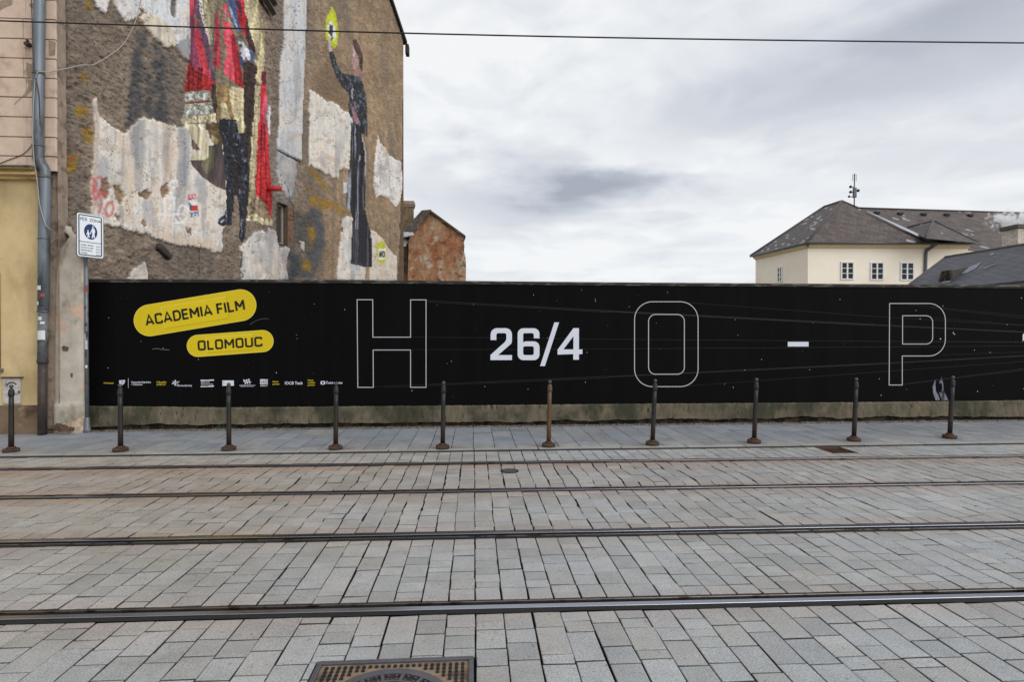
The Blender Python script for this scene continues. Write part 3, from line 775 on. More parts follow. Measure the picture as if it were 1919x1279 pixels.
# rays between the letters
mb = MB()
def ray_line(p0, p1, w0, w1):
    for k in range(1):
        (x0, y0), (x1, y1) = p0, p1
        mb.face([F(x0, y0 - w0 / 2, RO), F(x0, y0 + w0 / 2, RO), F(x1, y1 + w1 / 2, RO), F(x1, y1 - w1 / 2, RO)])
RO = .0012
RAYS = [((799, 563.5), (1140, 583), .9, 1.6), ((799, 566), (1140, 585.5), .9, 1.2), ((1140, 583.6), (1640, 609.5), 3.2, 3.0), ((1640, 609.5), (1925, 623), 2.4, 2.4),
        ((700, 725.5), (1140, 705.8), .8, 1.2), ((720, 727), (1140, 708.5), .8, 1.2), ((1140, 706.8), (1640, 682.5), 2.2, 2.6), ((1640, 682.5), (1925, 667), 2.2, 2.2),
        ((770, 632), (1140, 636), .8, .9), ((1140, 636.2), (1640, 640.2), .9, .9), ((1640, 640.2), (1925, 642), .9, .9), ((700, 656.2), (1140, 654.6), .8, .9), ((1140, 654.5), (1640, 650.7), .9, .9), ((1640, 650.7), (1925, 648.8), .9, .9),
        ((1282, 567), (1640, 593.5), .8, .9), ((1640, 593.5), (1925, 611), .8, .9), ((1282, 724.5), (1640, 698), .8, .9), ((1640, 698), (1925, 677.5), .9, .9),
        ((1700, 571), (1925, 593.5), .7, .9), ((1745, 577), (1925, 597.5), .7, .8), ((1748, 596), (1925, 610), .6, .8), ((1748, 640), (1925, 641), .6, .7), ((1765, 665.5), (1925, 660), .7, .8), ((1692, 721), (1925, 693), .8, 1.1), ((1700, 719), (1925, 690.5), .6, .7)]
for k, r in enumerate(RAYS):
    RO = .0008 + .00012 * k; ray_line(*r)
mb.build('printed_rays', m_dim, ho)
# outlined letters
def letter(label, fn, loops, wd):
    m_ = MB()
    for lp in loops: draw_ribbon(m_, lambda x, y: fn(x, y, O2), lp, wd, True)
    o = m_.build('outlined_letter', m_line, ho); o['label'] = label
letter('large outlined letter H', za, [[(107, 117), (214, 117), (215, 374), (473, 374), (473, 118), (579, 118), (579, 718), (473, 718), (473, 462), (217, 462), (218, 718), (112, 718)]], 5.4)
letter('large outlined letter O with rounded corners', zb, [rrect(179, 131, 614, 713, 122, 12), rrect(275, 218, 520, 628, 48, 8)], 5.6)
letter('large outlined letter P', zc, [[(390, 143)] + arc(660, 258, 112, -90, 0, 10, 115) + arc(660, 388, 112, 0, 90, 10, 115) + [(477, 503), (477, 702), (387, 702)],
                                      [(479, 227)] + arc(640, 270, 45, -90, 0, 6, 43) + arc(640, 378, 45, 0, 90, 6, 43) + [(479, 421)]], 5.4)
# date
m_ = MB(); P3 = lambda pts: [zd(x, y, O2) for x, y in pts]
two = [(315, 382), (315, 300)] + arc(410, 300, 95, 180, 270, 6, 97) + arc(540, 300, 95, -90, 0, 6, 97) + [(635, 372)] + arc(595, 372, 40, 0, 45, 4, 90)[1:] + [(428, 607), (635, 607), (635, 682), (313, 682), (313, 605), (530, 410), (551, 372), (551, 305)] + arc(524, 305, 27, 0, -90, 4) + arc(428, 305, 27, -90, -180, 4) + [(401, 382)]
six = [(720, 290)] + arc(805, 290, 85, 180, 270, 6) + arc(962, 290, 85, -90, 0, 6) + [(1047, 355), (962, 355), (962, 303)] + arc(937, 303, 25, 0, -90, 4) + arc(827, 303, 25, -90, -180, 4) + [(802, 420), (815, 408), (840, 401)] + arc(962, 486, 85, -90, 0, 6) + arc(962, 598, 85, 0, 90, 6) + arc(805, 598, 85, 90, 180, 6)
m_.poly3([P3(two)]); m_.poly3([P3(six), P3(rrect(802, 475, 962, 607, 28, 5))])
m_.poly3([P3([(1270, 117), (1340, 117), (1128, 772), (1056, 772)])])
m_.poly3([P3([(1555, 203), (1638, 203), (1638, 522), (1690, 522), (1690, 592), (1638, 592), (1638, 677), (1553, 677), (1553, 592), (1318, 600), (1318, 527)]), P3([(1555, 325), (1405, 522), (1555, 522)])])
o = m_.build('date_numerals', m_white, ho); o['label'] = 'bold white date 26/4'
m_ = MB(); m_.face([zb(x, y, O2) for x, y in ((1228, 406), (1370, 406), (1370, 438), (1228, 438))]); m_.build('dash', m_white, ho)
m_ = MB(); m_.poly3([[F(x, y, O2) for x, y in ((1916, 627.5), (1933, 613), (1944, 613), (1944, 674), (1933, 674), (1933, 627), (1916, 640))]]); m_.build('numeral', m_white, ho)

# stroke alphabet for the squared sans lettering (box width w, height 1, y up)
R_ = .17
GL = {'A': (.74, [[(.02, 0), (.37, 1, 0), (.72, 0)], [(.13, .27), (.61, .27)]]),
      'C': (.66, [[(.64, .74), (.64, .93, R_), (.06, .95, R_), (.06, .05, R_), (.64, .05, R_), (.64, .26)]]),
      'D': (.68, [[(.06, .95), (.50, .95, .25), (.66, .74, .1), (.66, .26, .1), (.50, .05, .25), (.06, .05), (.06, .99)]]),
      'E': (.58, [[(.57, .95), (.06, .95), (.06, .05), (.57, .05)], [(.06, .5), (.52, .5)]]),
      'F': (.56, [[(.56, .95), (.06, .95), (.06, 0)], [(.06, .48), (.5, .48)]]),
      'I': (.12, [[(.06, 0), (.06, 1)]]),
      'L': (.56, [[(.06, 1), (.06, .05), (.56, .05)]]),
      'M': (.86, [[(.06, 0), (.06, 1)], [(.085, .93), (.44, .33)], [(.42, .33), (.775, .93)], [(.80, 1), (.80, 0)]]),
      'O': (.70, [[(.06, .5), (.06, .95, R_), (.64, .95, R_), (.64, .05, R_), (.06, .05, R_), (.06, .56)]]),
      'U': (.70, [[(.06, 1), (.06, .05, R_), (.64, .05, R_), (.64, 1)]])}
def stroke_text(m_, fn, s, p0, p1, cap, wd, gap=.20, space=.34):
    tot = sum((GL[c][0] + gap) if c != ' ' else space for c in s) - gap
    p0 = Vector(p0); p1 = Vector(p1); d = (p1 - p0); sx = d.length / tot; u = d.normalized(); v = Vector((u.y, -u.x))   # y-down units
    x = 0
    for c in s:
        if c == ' ': x += space; continue
        for k, st in enumerate(GL[c][1]):
            sc = [((x + p[0]) * sx, p[1] * cap) + ((p[2] * cap,) if len(p) > 2 else (0.0,)) for p in st]
            pl = rounded(sc, 0.0)
            pl = [(p0.x + u.x * a + v.x * b_, p0.y + u.y * a + v.y * b_) for a, b_ in pl]
            for q in ribbon(pl, wd): m_.face([fn(px, py, O3 + .0006 * k) for px, py in q])
        x += GL[c][0] + gap
def pill_mat():
    m, t, b = new_mat('yellow_print'); L = t.links.new
    tc = N(t, 'ShaderNodeTexCoord'); mp = N(t, 'ShaderNodeMapping'); mp.inputs['Rotation'].default_value = (0, math.radians(0), 0); L(tc.outputs['Object'], mp.inputs[0])
    v = N(t, 'ShaderNodeTexVoronoi'); v.inputs['Scale'].default_value = 34; v.inputs['Randomness'].default_value = 0.15; L(mp.outputs[0], v.inputs['Vector'])
    r = N(t, 'ShaderNodeMapRange'); r.inputs[1].default_value = .22; r.inputs[2].default_value = .34; L(v.outputs['Distance'], r.inputs[0])
    mx = N(t, 'ShaderNodeMix'); mx.data_type = 'RGBA'; L(r.outputs[0], mx.inputs[0]); mx.inputs[6].default_value = (*lin((196, 170, 14)), 1); mx.inputs[7].default_value = (*lin((207, 183, 16)), 1)
    L(mx.outputs[2], b.inputs['Base Color']); b.inputs['Roughness'].default_value = .6; b.inputs['Specular IOR Level'].default_value = .3
    return m
m_yel = pill_mat()
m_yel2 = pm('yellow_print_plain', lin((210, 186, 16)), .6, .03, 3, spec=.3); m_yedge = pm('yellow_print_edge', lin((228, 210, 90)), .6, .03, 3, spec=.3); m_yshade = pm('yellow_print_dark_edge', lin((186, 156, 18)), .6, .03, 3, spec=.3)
m_ink = pm('print_black', lin((18, 17, 16)), .6, .05, 3, spec=.3)
def pill(label, c0, c1, r, text, tp0, tp1, cap, wd, rect, gap=.2):
    c0, c1 = Vector(c0), Vector(c1); u = (c1 - c0).normalized(); a = math.degrees(math.atan2(u.y, u.x))
    pts = arc(c1.x, c1.y, r, a - 90, a + 90, 24) + arc(c0.x, c0.y, r, a + 90, a + 270, 24)
    m_ = MB(); m_.poly3([[ze(x, y, O1) for x, y in pts]]); o = m_.build('logo_pill', m_yel, ho); o['label'] = label
    edge_ = MB(); rect_in = rounded(rect, 10, True)
    m_ = MB(); m_.poly3([[ze(x, y, O1 + .001) for x, y in rect_in]]); m_.build('inner_panel', m_yel2, o)
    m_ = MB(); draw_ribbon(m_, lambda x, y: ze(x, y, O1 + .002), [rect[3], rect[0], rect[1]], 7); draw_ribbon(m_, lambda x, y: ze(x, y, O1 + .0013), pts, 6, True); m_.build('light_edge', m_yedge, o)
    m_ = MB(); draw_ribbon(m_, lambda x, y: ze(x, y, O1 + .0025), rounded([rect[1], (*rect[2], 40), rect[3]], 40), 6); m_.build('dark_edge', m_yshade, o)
    m_ = MB(); stroke_text(m_, ze, text, tp0, tp1, cap, wd, gap); m_.build('lettering', m_ink, o)
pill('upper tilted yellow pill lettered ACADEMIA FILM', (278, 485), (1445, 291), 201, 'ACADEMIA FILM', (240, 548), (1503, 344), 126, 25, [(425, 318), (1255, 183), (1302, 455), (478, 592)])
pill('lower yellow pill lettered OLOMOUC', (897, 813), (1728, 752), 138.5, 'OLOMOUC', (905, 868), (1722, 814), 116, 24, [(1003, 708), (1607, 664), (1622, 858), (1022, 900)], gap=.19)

# --- small printed text with the built-in font
def text_mesh(s, bold=0.0):
    cu = bpy.data.curves.new('lettering', 'FONT'); cu.body = s; cu.size = 1.0; cu.offset = bold; cu.resolution_u = 3
    ob = bpy.data.objects.new('lettering', cu); COL.objects.link(ob)
    dg = bpy.context.evaluated_depsgraph_get(); me = bpy.data.meshes.new_from_object(ob.evaluated_get(dg))
    V = [tuple(v.co) for v in me.vertices]; Fc = [tuple(p.vertices) for p in me.polygons]
    bpy.data.objects.remove(ob); bpy.data.curves.remove(cu); bpy.data.meshes.remove(me)
    return V, Fc
def put_text(m_, s, fn, x0, x1, yt, yb, bold=.012):
    """fit text into a box of the drawing plane (y down); yt..yb is the cap height"""
    V, Fc = text_mesh(s, bold)
    xs = [v[0] for v in V]; a, c = min(xs), max(xs); H = .72
    i = len(m_.v)
    for v in V:
        m_.v.append(tuple(fn(x0 + (v[0] - a) / (c - a) * (x1 - x0), yb - v[1] / H * (yb - yt))))
    for f in Fc: m_.f.append(tuple(i + k for k in f))
f5 = lambda x, y: F(180 + x / 7.996, 700 + y / 7.996, O2); f6 = lambda x, y: F(410 + x / 7.996, 700 + y / 7.996, O2)
f5b = lambda x, y: F(180 + x / 7.996, 700 + y / 7.996, O3); f6b = lambda x, y: F(410 + x / 7.996, 700 + y / 7.996, O3)
m_ytext = pm('print_yellow_text', lin((206, 186, 40)), .6, .03, 3, spec=.3)
def sponsor(label, mat_, texts=(), polys=(), ribbons=(), parent=None, name='sponsor_logo'):
    m_ = MB()
    for (s, fn, x0, x1, yt, yb) in texts: put_text(m_, s, fn, x0, x1, yt, yb, .018)
    for fn, loops in polys: m_.poly3([[fn(x, y) for x, y in l] for l in loops])
    for fn, pts, wd in ribbons: draw_ribbon(m_, fn, pts, wd)
    o = m_.build(name, mat_, parent or ho)
    if label: o['label'] = label
    return o
CAP = 'sponsor_caption'
sponsor('yellow caption at the far left of the sponsor row', m_ytext, [('Pořadatel', f5, 120, 262, 135, 158)], name=CAP)
o = sponsor('white shield emblem left of a thin divider, with two lines of text', m_white, [('Univerzita Palackého', f5, 530, 825, 120, 146), ('v Olomouci', f5, 530, 695, 154, 180)],
        [(f5, [[(348, 108), (390, 104), (440, 102), (428, 150), (395, 178), (360, 176), (352, 150)]]), (f5, [[(330, 178), (352, 160), (372, 182), (345, 186)]]), (f5, [[(484, 75), (489, 75), (489, 220), (484, 220)]])])
sponsor(None, m_ink, [], [], [(f5b, [(368, 120), (400, 122), (395, 150), (375, 152)], 5), (f5b, [(405, 118), (412, 140)], 5)], parent=o, name='emblem_detail')
sponsor('yellow two line caption before the flower logo', m_ytext, [('S finanční', f5, 912, 1055, 120, 146), ('podporou', f5, 912, 1045, 154, 178)], name=CAP)
pet = []
for a in (-25, 40, 100, 165, 215, 265): pet.append([(1195 + 10 * math.cos(math.radians(a + 90)) * .3, 145)] + [(1195 + 62 * math.cos(math.radians(a)) * q + k * 13 * math.sin(math.radians(a)), 145 + 46 * math.sin(math.radians(a)) * q + k * 11 * math.cos(math.radians(a))) for q, k in ((.55, 1), (.95, .4), (.95, -.4), (.55, -1))])
sponsor('white flower logo with text', m_white, [('Olomoucký kraj', f5, 1208, 1435, 170, 196)], [(lambda x, y, k=k: F(180 + x / 7.996, 700 + y / 7.996, O2 + .0003 * k), [p]) for k, p in enumerate(pet)])
sponsor('white logo of two bars with text between', m_white, [('Státní fond', f5, 1576, 1700, 124, 143), ('kinematografie', f5, 1576, 1755, 154, 172)],
        [(f5, [[(1570, 97), (1680, 100), (1690, 96), (1768, 94), (1768, 112), (1570, 117)]]), (f5, [[(1570, 192), (1680, 194), (1690, 187), (1768, 184), (1768, 203), (1570, 208)]])])
o = sponsor('white flag block logo behind the second last bollard of the row', m_white, [], [(f6, [[(55, 108), (228, 108), (228, 188), (55, 188)]])]); o['label'] = 'white rectangular flag logo'
sponsor(None, m_ink, [], [(f6b, [[(55, 128), (68, 122), (68, 134)]]), (f6b, [[(72, 148), (86, 142), (86, 156)]]), (f6b, [[(55, 166), (68, 162), (68, 176)]])], parent=o, name='flag_detail')
sponsor('white monogram logo of crossing letters', m_white, [('MŠ', f6, 372, 468, 92, 128), ('MT', f6, 392, 490, 126, 162), ('MINISTERSTVO ŠKOLSTVÍ', f6, 312, 550, 176, 187), ('MLÁDEŽE A TĚLOVÝCHOVY', f6, 330, 530, 191, 202)])
o = sponsor('white square logo with dotted right edge', m_white, [('EMBASSY', f6, 625, 733, 178, 196)], [(f6, [[(622, 90), (703, 90), (703, 165), (622, 165)]])] + [(f6, [[(712, y), (735, y), (735, y + 19), (712, y + 19)]]) for y in (91, 119, 147)])
sponsor(None, m_ink, [('US', f6b, 636, 692, 108, 148)], parent=o, name='square_lettering')
sponsor('yellow two line caption before the bold white word mark', m_ytext, [('Hlavní', f6, 808, 895, 115, 137), ('partner', f6, 808, 912, 150, 172)], name=CAP)
sponsor('bold white word mark', m_white, [('IOCB Tech', f6, 993, 1255, 124, 168)])
sponsor('yellow three line caption', m_ytext, [('Hlavní', f6, 1335, 1420, 95, 116), ('mediální', f6, 1335, 1445, 130, 152), ('partner', f6, 1335, 1442, 166, 187)], name=CAP)
sponsor('white ring logo with word at the right end of the row', m_white, [('Česká televize', f6, 1608, 1853, 126, 157)], [(f6, [rrect(1525, 116, 1596, 170, 24, 6), rrect(1546, 126, 1575, 160, 14, 5)])])
# stars, planet, streaks
m_ = MB(); rnd = random.Random(21)
KN = [(204, 596, 1.2), (203, 690, 1.3), (306, 653, 1.3), (264, 640, .9), (372, 674, 1.2), (518, 699, 1.8), (556, 628, .9), (557, 635, .9), (589, 570, .9), (646, 580.5, 1.3), (646, 581, .8), (772, 732.5, 1.4),
      (887.5, 571, 1), (1000, 553, 1.2), (1090, 543.5, 1), (1115.5, 561.5, 1.1), (1116, 565, 1.1), (846, 677.5, 1.2), (838, 681.5, .8), (908.5, 725, 1.2), (989.5, 730, 1.1), (1097, 717, 1.3), (1100, 661, 1.1), (1026, 633.5, 1),
      (1251, 548.5, 1), (1179, 575, 1.1), (1230, 606, .8), (1377.5, 599.5, 1.1), (1382.5, 628.5, 1), (1574, 561.5, 1.1), (1427, 674, 1.2), (1395.5, 694, 1.2), (1357.5, 720.5, 1), (1374, 726.5, 1.4), (1517, 693.5, 1.2), (1523.5, 605.5, .9),
      (1716, 582, 1.1), (1724, 598, 1.6), (1762, 635.5, 2.3), (1786.5, 625, 2.0), (1788.5, 627, 1.8), (1786, 622.5, 1.1), (1767, 574, 1.2), (1826, 656.5, 1.3), (1855, 661, 1.3), (1887, 609, 1.2), (1914, 559, 1.5), (1651, 741.5, 1.4), (1648, 710.5, 1.2), (1831.5, 734, 1.5), (1698.5, 730, .8), (1918, 729, 1.2), (1573.5, 561.5, .9)]
for k in range(26): KN.append((rnd.uniform(180, 1915), rnd.uniform(540, 745), rnd.uniform(.3, .55)))
KN = [(x, y, r * .82) for x, y, r in KN]
for x, y, r in KN:
    m_.face([F(x + r * .72 * math.cos(a), y + r * .72 * math.sin(a), .0045) for a in [TAU * q / 7 for q in range(7)]])
tag(m_.build('star_specks', m_line, ho), kind='stuff')
m_planet = pm('print_planet', lin((112, 120, 134)), .6, .35, 5, stretch=(2, 1, .6), col2=lin((30, 32, 36)), c2scale=3.5, c2stretch=(3, 1, .8), c2thr=(.42, .62), spec=.3)
m_ = MB()
m_.poly3([[zc(x, y, .0026) for x, y in ((700, 668), (713, 662), (704, 700), (708, 745), (728, 775), (735, 806), (706, 806), (690, 760), (685, 715))]])
m_.poly3([[zc(x, y, .0028) for x, y in ((748, 643), (757, 690), (762, 740), (792, 806), (748, 806), (728, 745), (745, 760), (752, 720), (748, 690), (728, 690))]])
m_.build('printed_planet', m_planet, ho)
m_streak = pm('print_streak', lin((84, 87, 90)), .6, .4, 6, spec=.3)
for pts, wd in (([(312, 856), (380, 846), (420, 858), (530, 866)], 9), ([(1568, 540), (1620, 500), (1700, 470), (1760, 462), (1810, 468)], 5)):
    m_ = MB(); draw_ribbon(m_, lambda x, y: ze(x, y, .0024), rounded(pts, 40), wd); m_.build('printed_streak', m_streak, ho)

# ================================================================== ROAD SIGN
m_galv = pm('galvanised_steel', lin((112, 118, 124)), .5, .2, 14, metallic=.45, stretch=(1, 1, .3), col2=lin((84, 88, 94)), c2scale=4)
m_signw = pm('sign_white', lin((222, 229, 236)), .45, .03, 3); m_signk = pm('sign_black', lin((34, 38, 44)), .5, .03, 3); m_signb = pm('sign_blue', lin((24, 50, 104)), .45, .03, 3); m_signback = pm('sign_edge_grey', lin((84, 92, 96)), .5, .1, 5, metallic=.4)
base = on_z(163.5, 811, PAV_Z); dm = (base - CAM).dot(RM @ Vector((0, 0, -1)))
sg = thing('road_sign', 'white pedestrian zone sign on a grey post against the plastered corner', 'road sign', base)
TL, BL, TR, BR = at_depth(143.2, 396, dm - .34), at_depth(142.7, 480.3, dm - .34), at_depth(193.9, 406.3, dm + .04), at_depth(192.2, 485.4, dm + .04)
ztop, zbot = (TL.z + TR.z) / 2, (BL.z + BR.z) / 2
U = Vector((TR.x - TL.x, TR.y - TL.y, 0)); wS = U.length; U.normalize(); V_ = Vector((0, 0, 1)); Nn = Vector((U.y, -U.x, 0))
if Nn.dot(CAM - TL) < 0: Nn = -Nn
hS = ztop - zbot; org = Vector((TL.x, TL.y, ztop))
def S(u, v, off=0.0): return org + U * (u * wS) - V_ * (v * hS) + Nn * off      # u,v in 0..1, v down
def Su(x, y, off=0.0):   # traced units of the sign drawing
    u = (x - 92) / 582.0; v0 = 72 + (188 - 72) * u; v1 = 1052 + (1112 - 1052) * u
    return S(u, (y - v0) / (v1 - v0), off)
b = MB(); asp = wS / hS
pl = [((x) / wS, (y) / hS) for x, y in rrect(0, 0, wS, hS, .045, 6)]
b.prism([S(u, v, 0) for u, v in pl], -Nn * .016); plate = b.build('plate', m_signback, sg)
b = MB(); b.poly3([[S(u, v, .0015) for u, v in [((x) / wS, y / hS) for x, y in rrect(.006, .006, wS - .006, hS - .006, .04, 6)]]]); b.build('sign_face', m_signw, plate)
b = MB(); draw_ribbon(b, lambda x, y: S(x / wS, y / hS, .003), rrect(.036, .036, wS - .036, hS - .036, .02, 5), .017, True)
b.face([Su(x, y, .003) for x, y in ((138, 712), (640, 783), (640, 796), (138, 725))]); b.build('border', m_signk, plate)
b = MB()
put_text(b, 'PĚŠÍ  ZÓNA', lambda x, y: Su(x, y + (x - 165) * .185, .0035), 165, 618, 190, 252, .008); b.build('heading', m_signk, plate)
b = MB()
for k, (s, s2) in enumerate((('ZÁS. MMOL, TSMO, MPO', '0-24 h'), ('CYKLISTÉ, TAXI, ZPMV', '0-24 h'), ('DOPRAVNÍ OBSLUHA', '18-10 h'), ('S POVOLENÍM', '10-18 h'))):
    y = 775 + k * 59; wds = (285, 275, 255, 135)[k]
    put_text(b, s, lambda x, yy: Su(x, yy + (x - 170) * .13, .0035), 170, 170 + wds, y, y + 32, .01); put_text(b, s2, lambda x, yy: Su(x, yy + (x - 500) * .12, .0035), 503, 600, y + 52, y + 84, .01)
b.build('small_text', m_signk, plate)
b = MB(); b.poly3([[Su(391 + 143 * math.cos(a), 520 + 26 * math.cos(a) + 168 * math.sin(a), .003) for a in [TAU * q / 48 for q in range(48)]]]); disc = b.build('blue_disc', m_signb, plate)
b = MB()
def pic(pts): b.poly3([[Su(x, y, .0045) for x, y in pts]])
pic([(438 + 17 * math.cos(TAU * q / 14), 415 + 20 * math.sin(TAU * q / 14)) for q in range(14)]); pic([(420, 440), (460, 445), (478, 480), (488, 525), (470, 560), (474, 600), (482, 660), (455, 660), (445, 605), (432, 655), (405, 652), (424, 575), (420, 500), (385, 572), (368, 560), (405, 480)])
pic([(330 + 14 * math.cos(TAU * q / 14), 492 + 17 * math.sin(TAU * q / 14)) for q in range(14)]); pic([(318, 512), (348, 515), (358, 552), (384, 558), (380, 572), (352, 570), (358, 600), (366, 648), (346, 648), (341, 610), (334, 646), (316, 642), (324, 585), (318, 560), (304, 588), (294, 578), (308, 540)])
b.build('pictogram', m_signw, disc)
pxy = base; b = MB(); b.tube([(pxy.x, pxy.y, PAV_Z), (pxy.x, pxy.y, ztop - .08)], .030, 16); post = b.build('post', m_galv, sg, True)
b = MB(); b.lathe([(.062, 0), (.062, .03), (.05, .12), (.04, .24), (.036, .26), (.032, .27)], (pxy.x, pxy.y, PAV_Z), 16); b.build('foot', m_galv, sg, True)
b = MB()
for z in (zbot + .12, ztop - .16):
    b.box((pxy.x, pxy.y, z), (.075, .075, .03), (U, Nn, V_)); c = S(.5, (ztop - z) / hS, -.03); pc = Vector((pxy.x, pxy.y, z)); b.box(pc + Nn * ((c - pc).dot(Nn) / 2), (.04, max(.02, (c - pc).dot(Nn)), .02), (U, Nn, V_))
b.build('clamp', m_galv, sg)
cols = [(206, 205, 206), (140, 66, 60), (52, 56, 66), (190, 196, 204), (60, 64, 72), (204, 204, 206), (176, 180, 186), (202, 203, 206)]
smats = [pm('sticker_print', lin(c), .5, .25, 30, spec=.4) for c in cols]
def sticker_on_tube(name, cx_, cy_, r, z, h, a0, a1, mat_, parent):
    b = MB(); n = 6
    for i in range(n):
        p, q = a0 + (a1 - a0) * i / n, a0 + (a1 - a0) * (i + 1) / n; rr = r + .0025
        b.face([(cx_ + rr * math.sin(p), cy_ - rr * math.cos(p), z), (cx_ + rr * math.sin(q), cy_ - rr * math.cos(q), z), (cx_ + rr * math.sin(q), cy_ - rr * math.cos(q), z + h), (cx_ + rr * math.sin(p), cy_ - rr * math.cos(p), z + h)])
    return b.build(name, mat_, parent)
for k, (py, h, a0, a1) in enumerate(((548, .12, -.2, 1.3), (580, .05, -1.0, .3), (612, .06, -.6, .8), (632, .10, .2, 1.3), (640, .13, -1.2, .0), (655, .16, -.9, .9), (670, .12, -1.1, .6), (690, .05, -.3, .8))):
    z = at_depth(163, py, dm).z; sticker_on_tube('sticker', pxy.x, pxy.y, .030, z, h, a0, a1, smats[[1, 2, 2, 2, 3, 6, 4, 7][k]], post)

# ================================================================== CORNER HOUSE (far left)
hb = on_z(40, 814, PAV_Z); YF = hb.y
HF = Plane((-20, YF), (-5, YF)); HF.n = Vector((0, -1, 0))
def H(px, py, off=0.0): return HF.hit(px, py, off)
XE = H(106, 300).x; XLo = H(99, 650).x; XW = -13.5
zc0, zc1 = H(60, 338).z, H(60, 319).z
m_pink = pm('pink_render', lin((204, 182, 164)), .88, .13, 5, col2=lin((172, 148, 130)), c2scale=2.2, c2thr=(.5, .72), bump=.25, bscale=60, col3=lin((122, 104, 90)), c3scale=5, c3thr=(.66, .76))
m_groovej = pm('render_groove', lin((96, 78, 66)), .95, .3, 9)
m_yellow = pm('ochre_render', lin((202, 180, 136)), .9, .12, 3, col2=lin((172, 150, 110)), c2scale=1.3, c2thr=(.45, .7), c2stretch=(1, 1, .5), bump=.18, bscale=70, col3=lin((150, 118, 72)), c3scale=4, c3thr=(.66, .8))
m_hbase = pm('stained_plinth', lin((112, 94, 74)), .92, .35, 5, col2=lin((70, 56, 44)), c2scale=2.5, bump=.3, bscale=40, col3=lin((150, 134, 112)), c3scale=3.5, c3thr=(.62, .72))
m_cornice = pm('cream_cornice', lin((206, 182, 128)), .85, .15, 4, col2=lin((160, 132, 88)), c2scale=4, c2stretch=(1, 1, 3))
m_lead = pm('lead_sheet', lin((128, 126, 122)), .55, .25, 6, metallic=.4, col2=lin((92, 88, 84)), c2scale=5)
m_zinc = pm('zinc_pipe', lin((116, 124, 132)), .5, .2, 6, stretch=(1, 1, .25), metallic=.45, col2=lin((80, 84, 88)), c2scale=3, c2stretch=(1, 1, .3))
m_dkpipe = pm('dark_cast_pipe', lin((56, 50, 48)), .6, .3, 9, col2=lin((78, 62, 52)), c2scale=6)
m_crumb = pm('grey_corner_render', lin((146, 130, 116)), .95, .25, 8, bump=.6, bscale=30, bdist=.02, col2=lin((112, 98, 86)), c2scale=5, stretch=(1, 1, .5))
hs = thing('corner_house', 'corner house with pink rusticated upper storey and ochre ground floor', 'house', (XE - 3, YF, 0))
b = MB(); zT = 12.5
b.box(((XW + XE) / 2 - .006, YF + .14, (zc1 + zT) / 2), (XE - XW - .012, .22, zT - zc1))
b.box(((XW + XE - .4) / 2, YF + 4.3, zT / 2), (XE - .4 - XW, 8.0, zT)); b.build('wall_core', m_groovej, hs)
b = MB(); xq = H(79, 400).x; b.box(((xq + XE) / 2, YF + .185, (zc1 + PAV_Z) / 2), (XE - xq, .19, zc1 - PAV_Z)); b.build('corner_strip', m_crumb, hs)
# side strip of grey render on the right flank
b = MB(); nzz = 120; zs = np.linspace(PAV_Z, zT, nzz)
for i, z in enumerate(zs):
    for k in range(9):
        y = YF + .03 + .23 * k / 8; b.v.append((XE - .004 + .012 * (float(fbm(z * 5, y * 12, 4, 4)) - .5) + .01 * (float(fbm(z * 1.1, 2, 8, 3)) - .5), y + (.02 * (float(fbm(z * 6, 9, 77, 3)) - .5) if k == 8 else 0), z))
for i in range(nzz - 1):
    for k in range(8):
        a = i * 9 + k; b.f.append((a, a + 1, a + 10, a + 9))
i0 = len(b.v); b.box((XE - .3, YF + .155, (zc1 + zT) / 2), (.55, .21, zT - zc1)); b.build('flank', m_crumb, hs)
# rusticated blocks
gy = [-75, -38, -1, 35.5, 73, 109.5, 146, 182.5, 219.5, 257, 293, 321]
b = MB(); rnd = random.Random(8)
gz = [H(50, y).z for y in gy]
extra = [gz[0] + k * .345 for k in range(1, 12)]
gz = list(reversed(extra)) + gz
for r, (z1, z0) in enumerate(zip(gz[:-1], gz[1:])):
    off = (r % 2)
    xs = [XE, H(92 - 44 * ((r + len(extra)) % 2) * 0 - (42 if (r % 2) else 47), 150).x]
    step = .92
    while xs[-1] > XW: xs.append(xs[-1] - step * (1 if len(xs) % 2 else 1.0)); 
    if r % 2: xs = [xs[0]] + [x + 0.0 for x in xs[1:]]
    else: xs = [xs[0], xs[1] - .0] + [x - .22 for x in xs[2:]]
    for x1, x0 in zip(xs[:-1], xs[1:]):
        x0c = max(x0, XW)
        if x1 - x0c < .05: continue
        vg = .0022 if rnd.random() < .75 else .005
        b.bevbox(((x0c + x1) / 2, YF + .012 + rnd.gauss(0, .0012), (z0 + z1) / 2), (x1 - x0c - vg * 2, .05, abs(z1 - z0) - .016), .007)
b.build('rusticated_blocks', m_pink, hs)
# cracked and spalled patches
b = MB()
for loop in ([(50, 118), (60, 121), (72, 124), (73, 140), (52, 146), (50, 135)], [(48, 148), (66, 150), (70, 156), (62, 168), (54, 176), (46, 182), (40, 184), (50, 172), (56, 160)], [(93, 75), (105, 78), (105, 104), (94, 106)], [(0, 2), (26, 0), (24, 8), (10, 14), (0, 22)], [(56, 8), (70, 6), (64, 18), (58, 14)]):
    J = rounded([(x, y) for x, y in loop], 3, True, 3); J = [(x + rnd.gauss(0, .6), y + rnd.gauss(0, .6)) for x, y in J]
    b.poly3([[H(x, y, .0185) for x, y in J]])
for pts in ([(70, 150), (58, 160), (52, 172), (44, 180), (28, 196)], [(52, 132), (46, 134), (50, 142)]): draw_ribbon(b, lambda x, y: H(x, y, .0195), pts, 1.0)
b.build('spalled_render', pm('spalled_render', lin((150, 132, 114)), .95, .3, 12, bump=.5, bscale=40), hs)
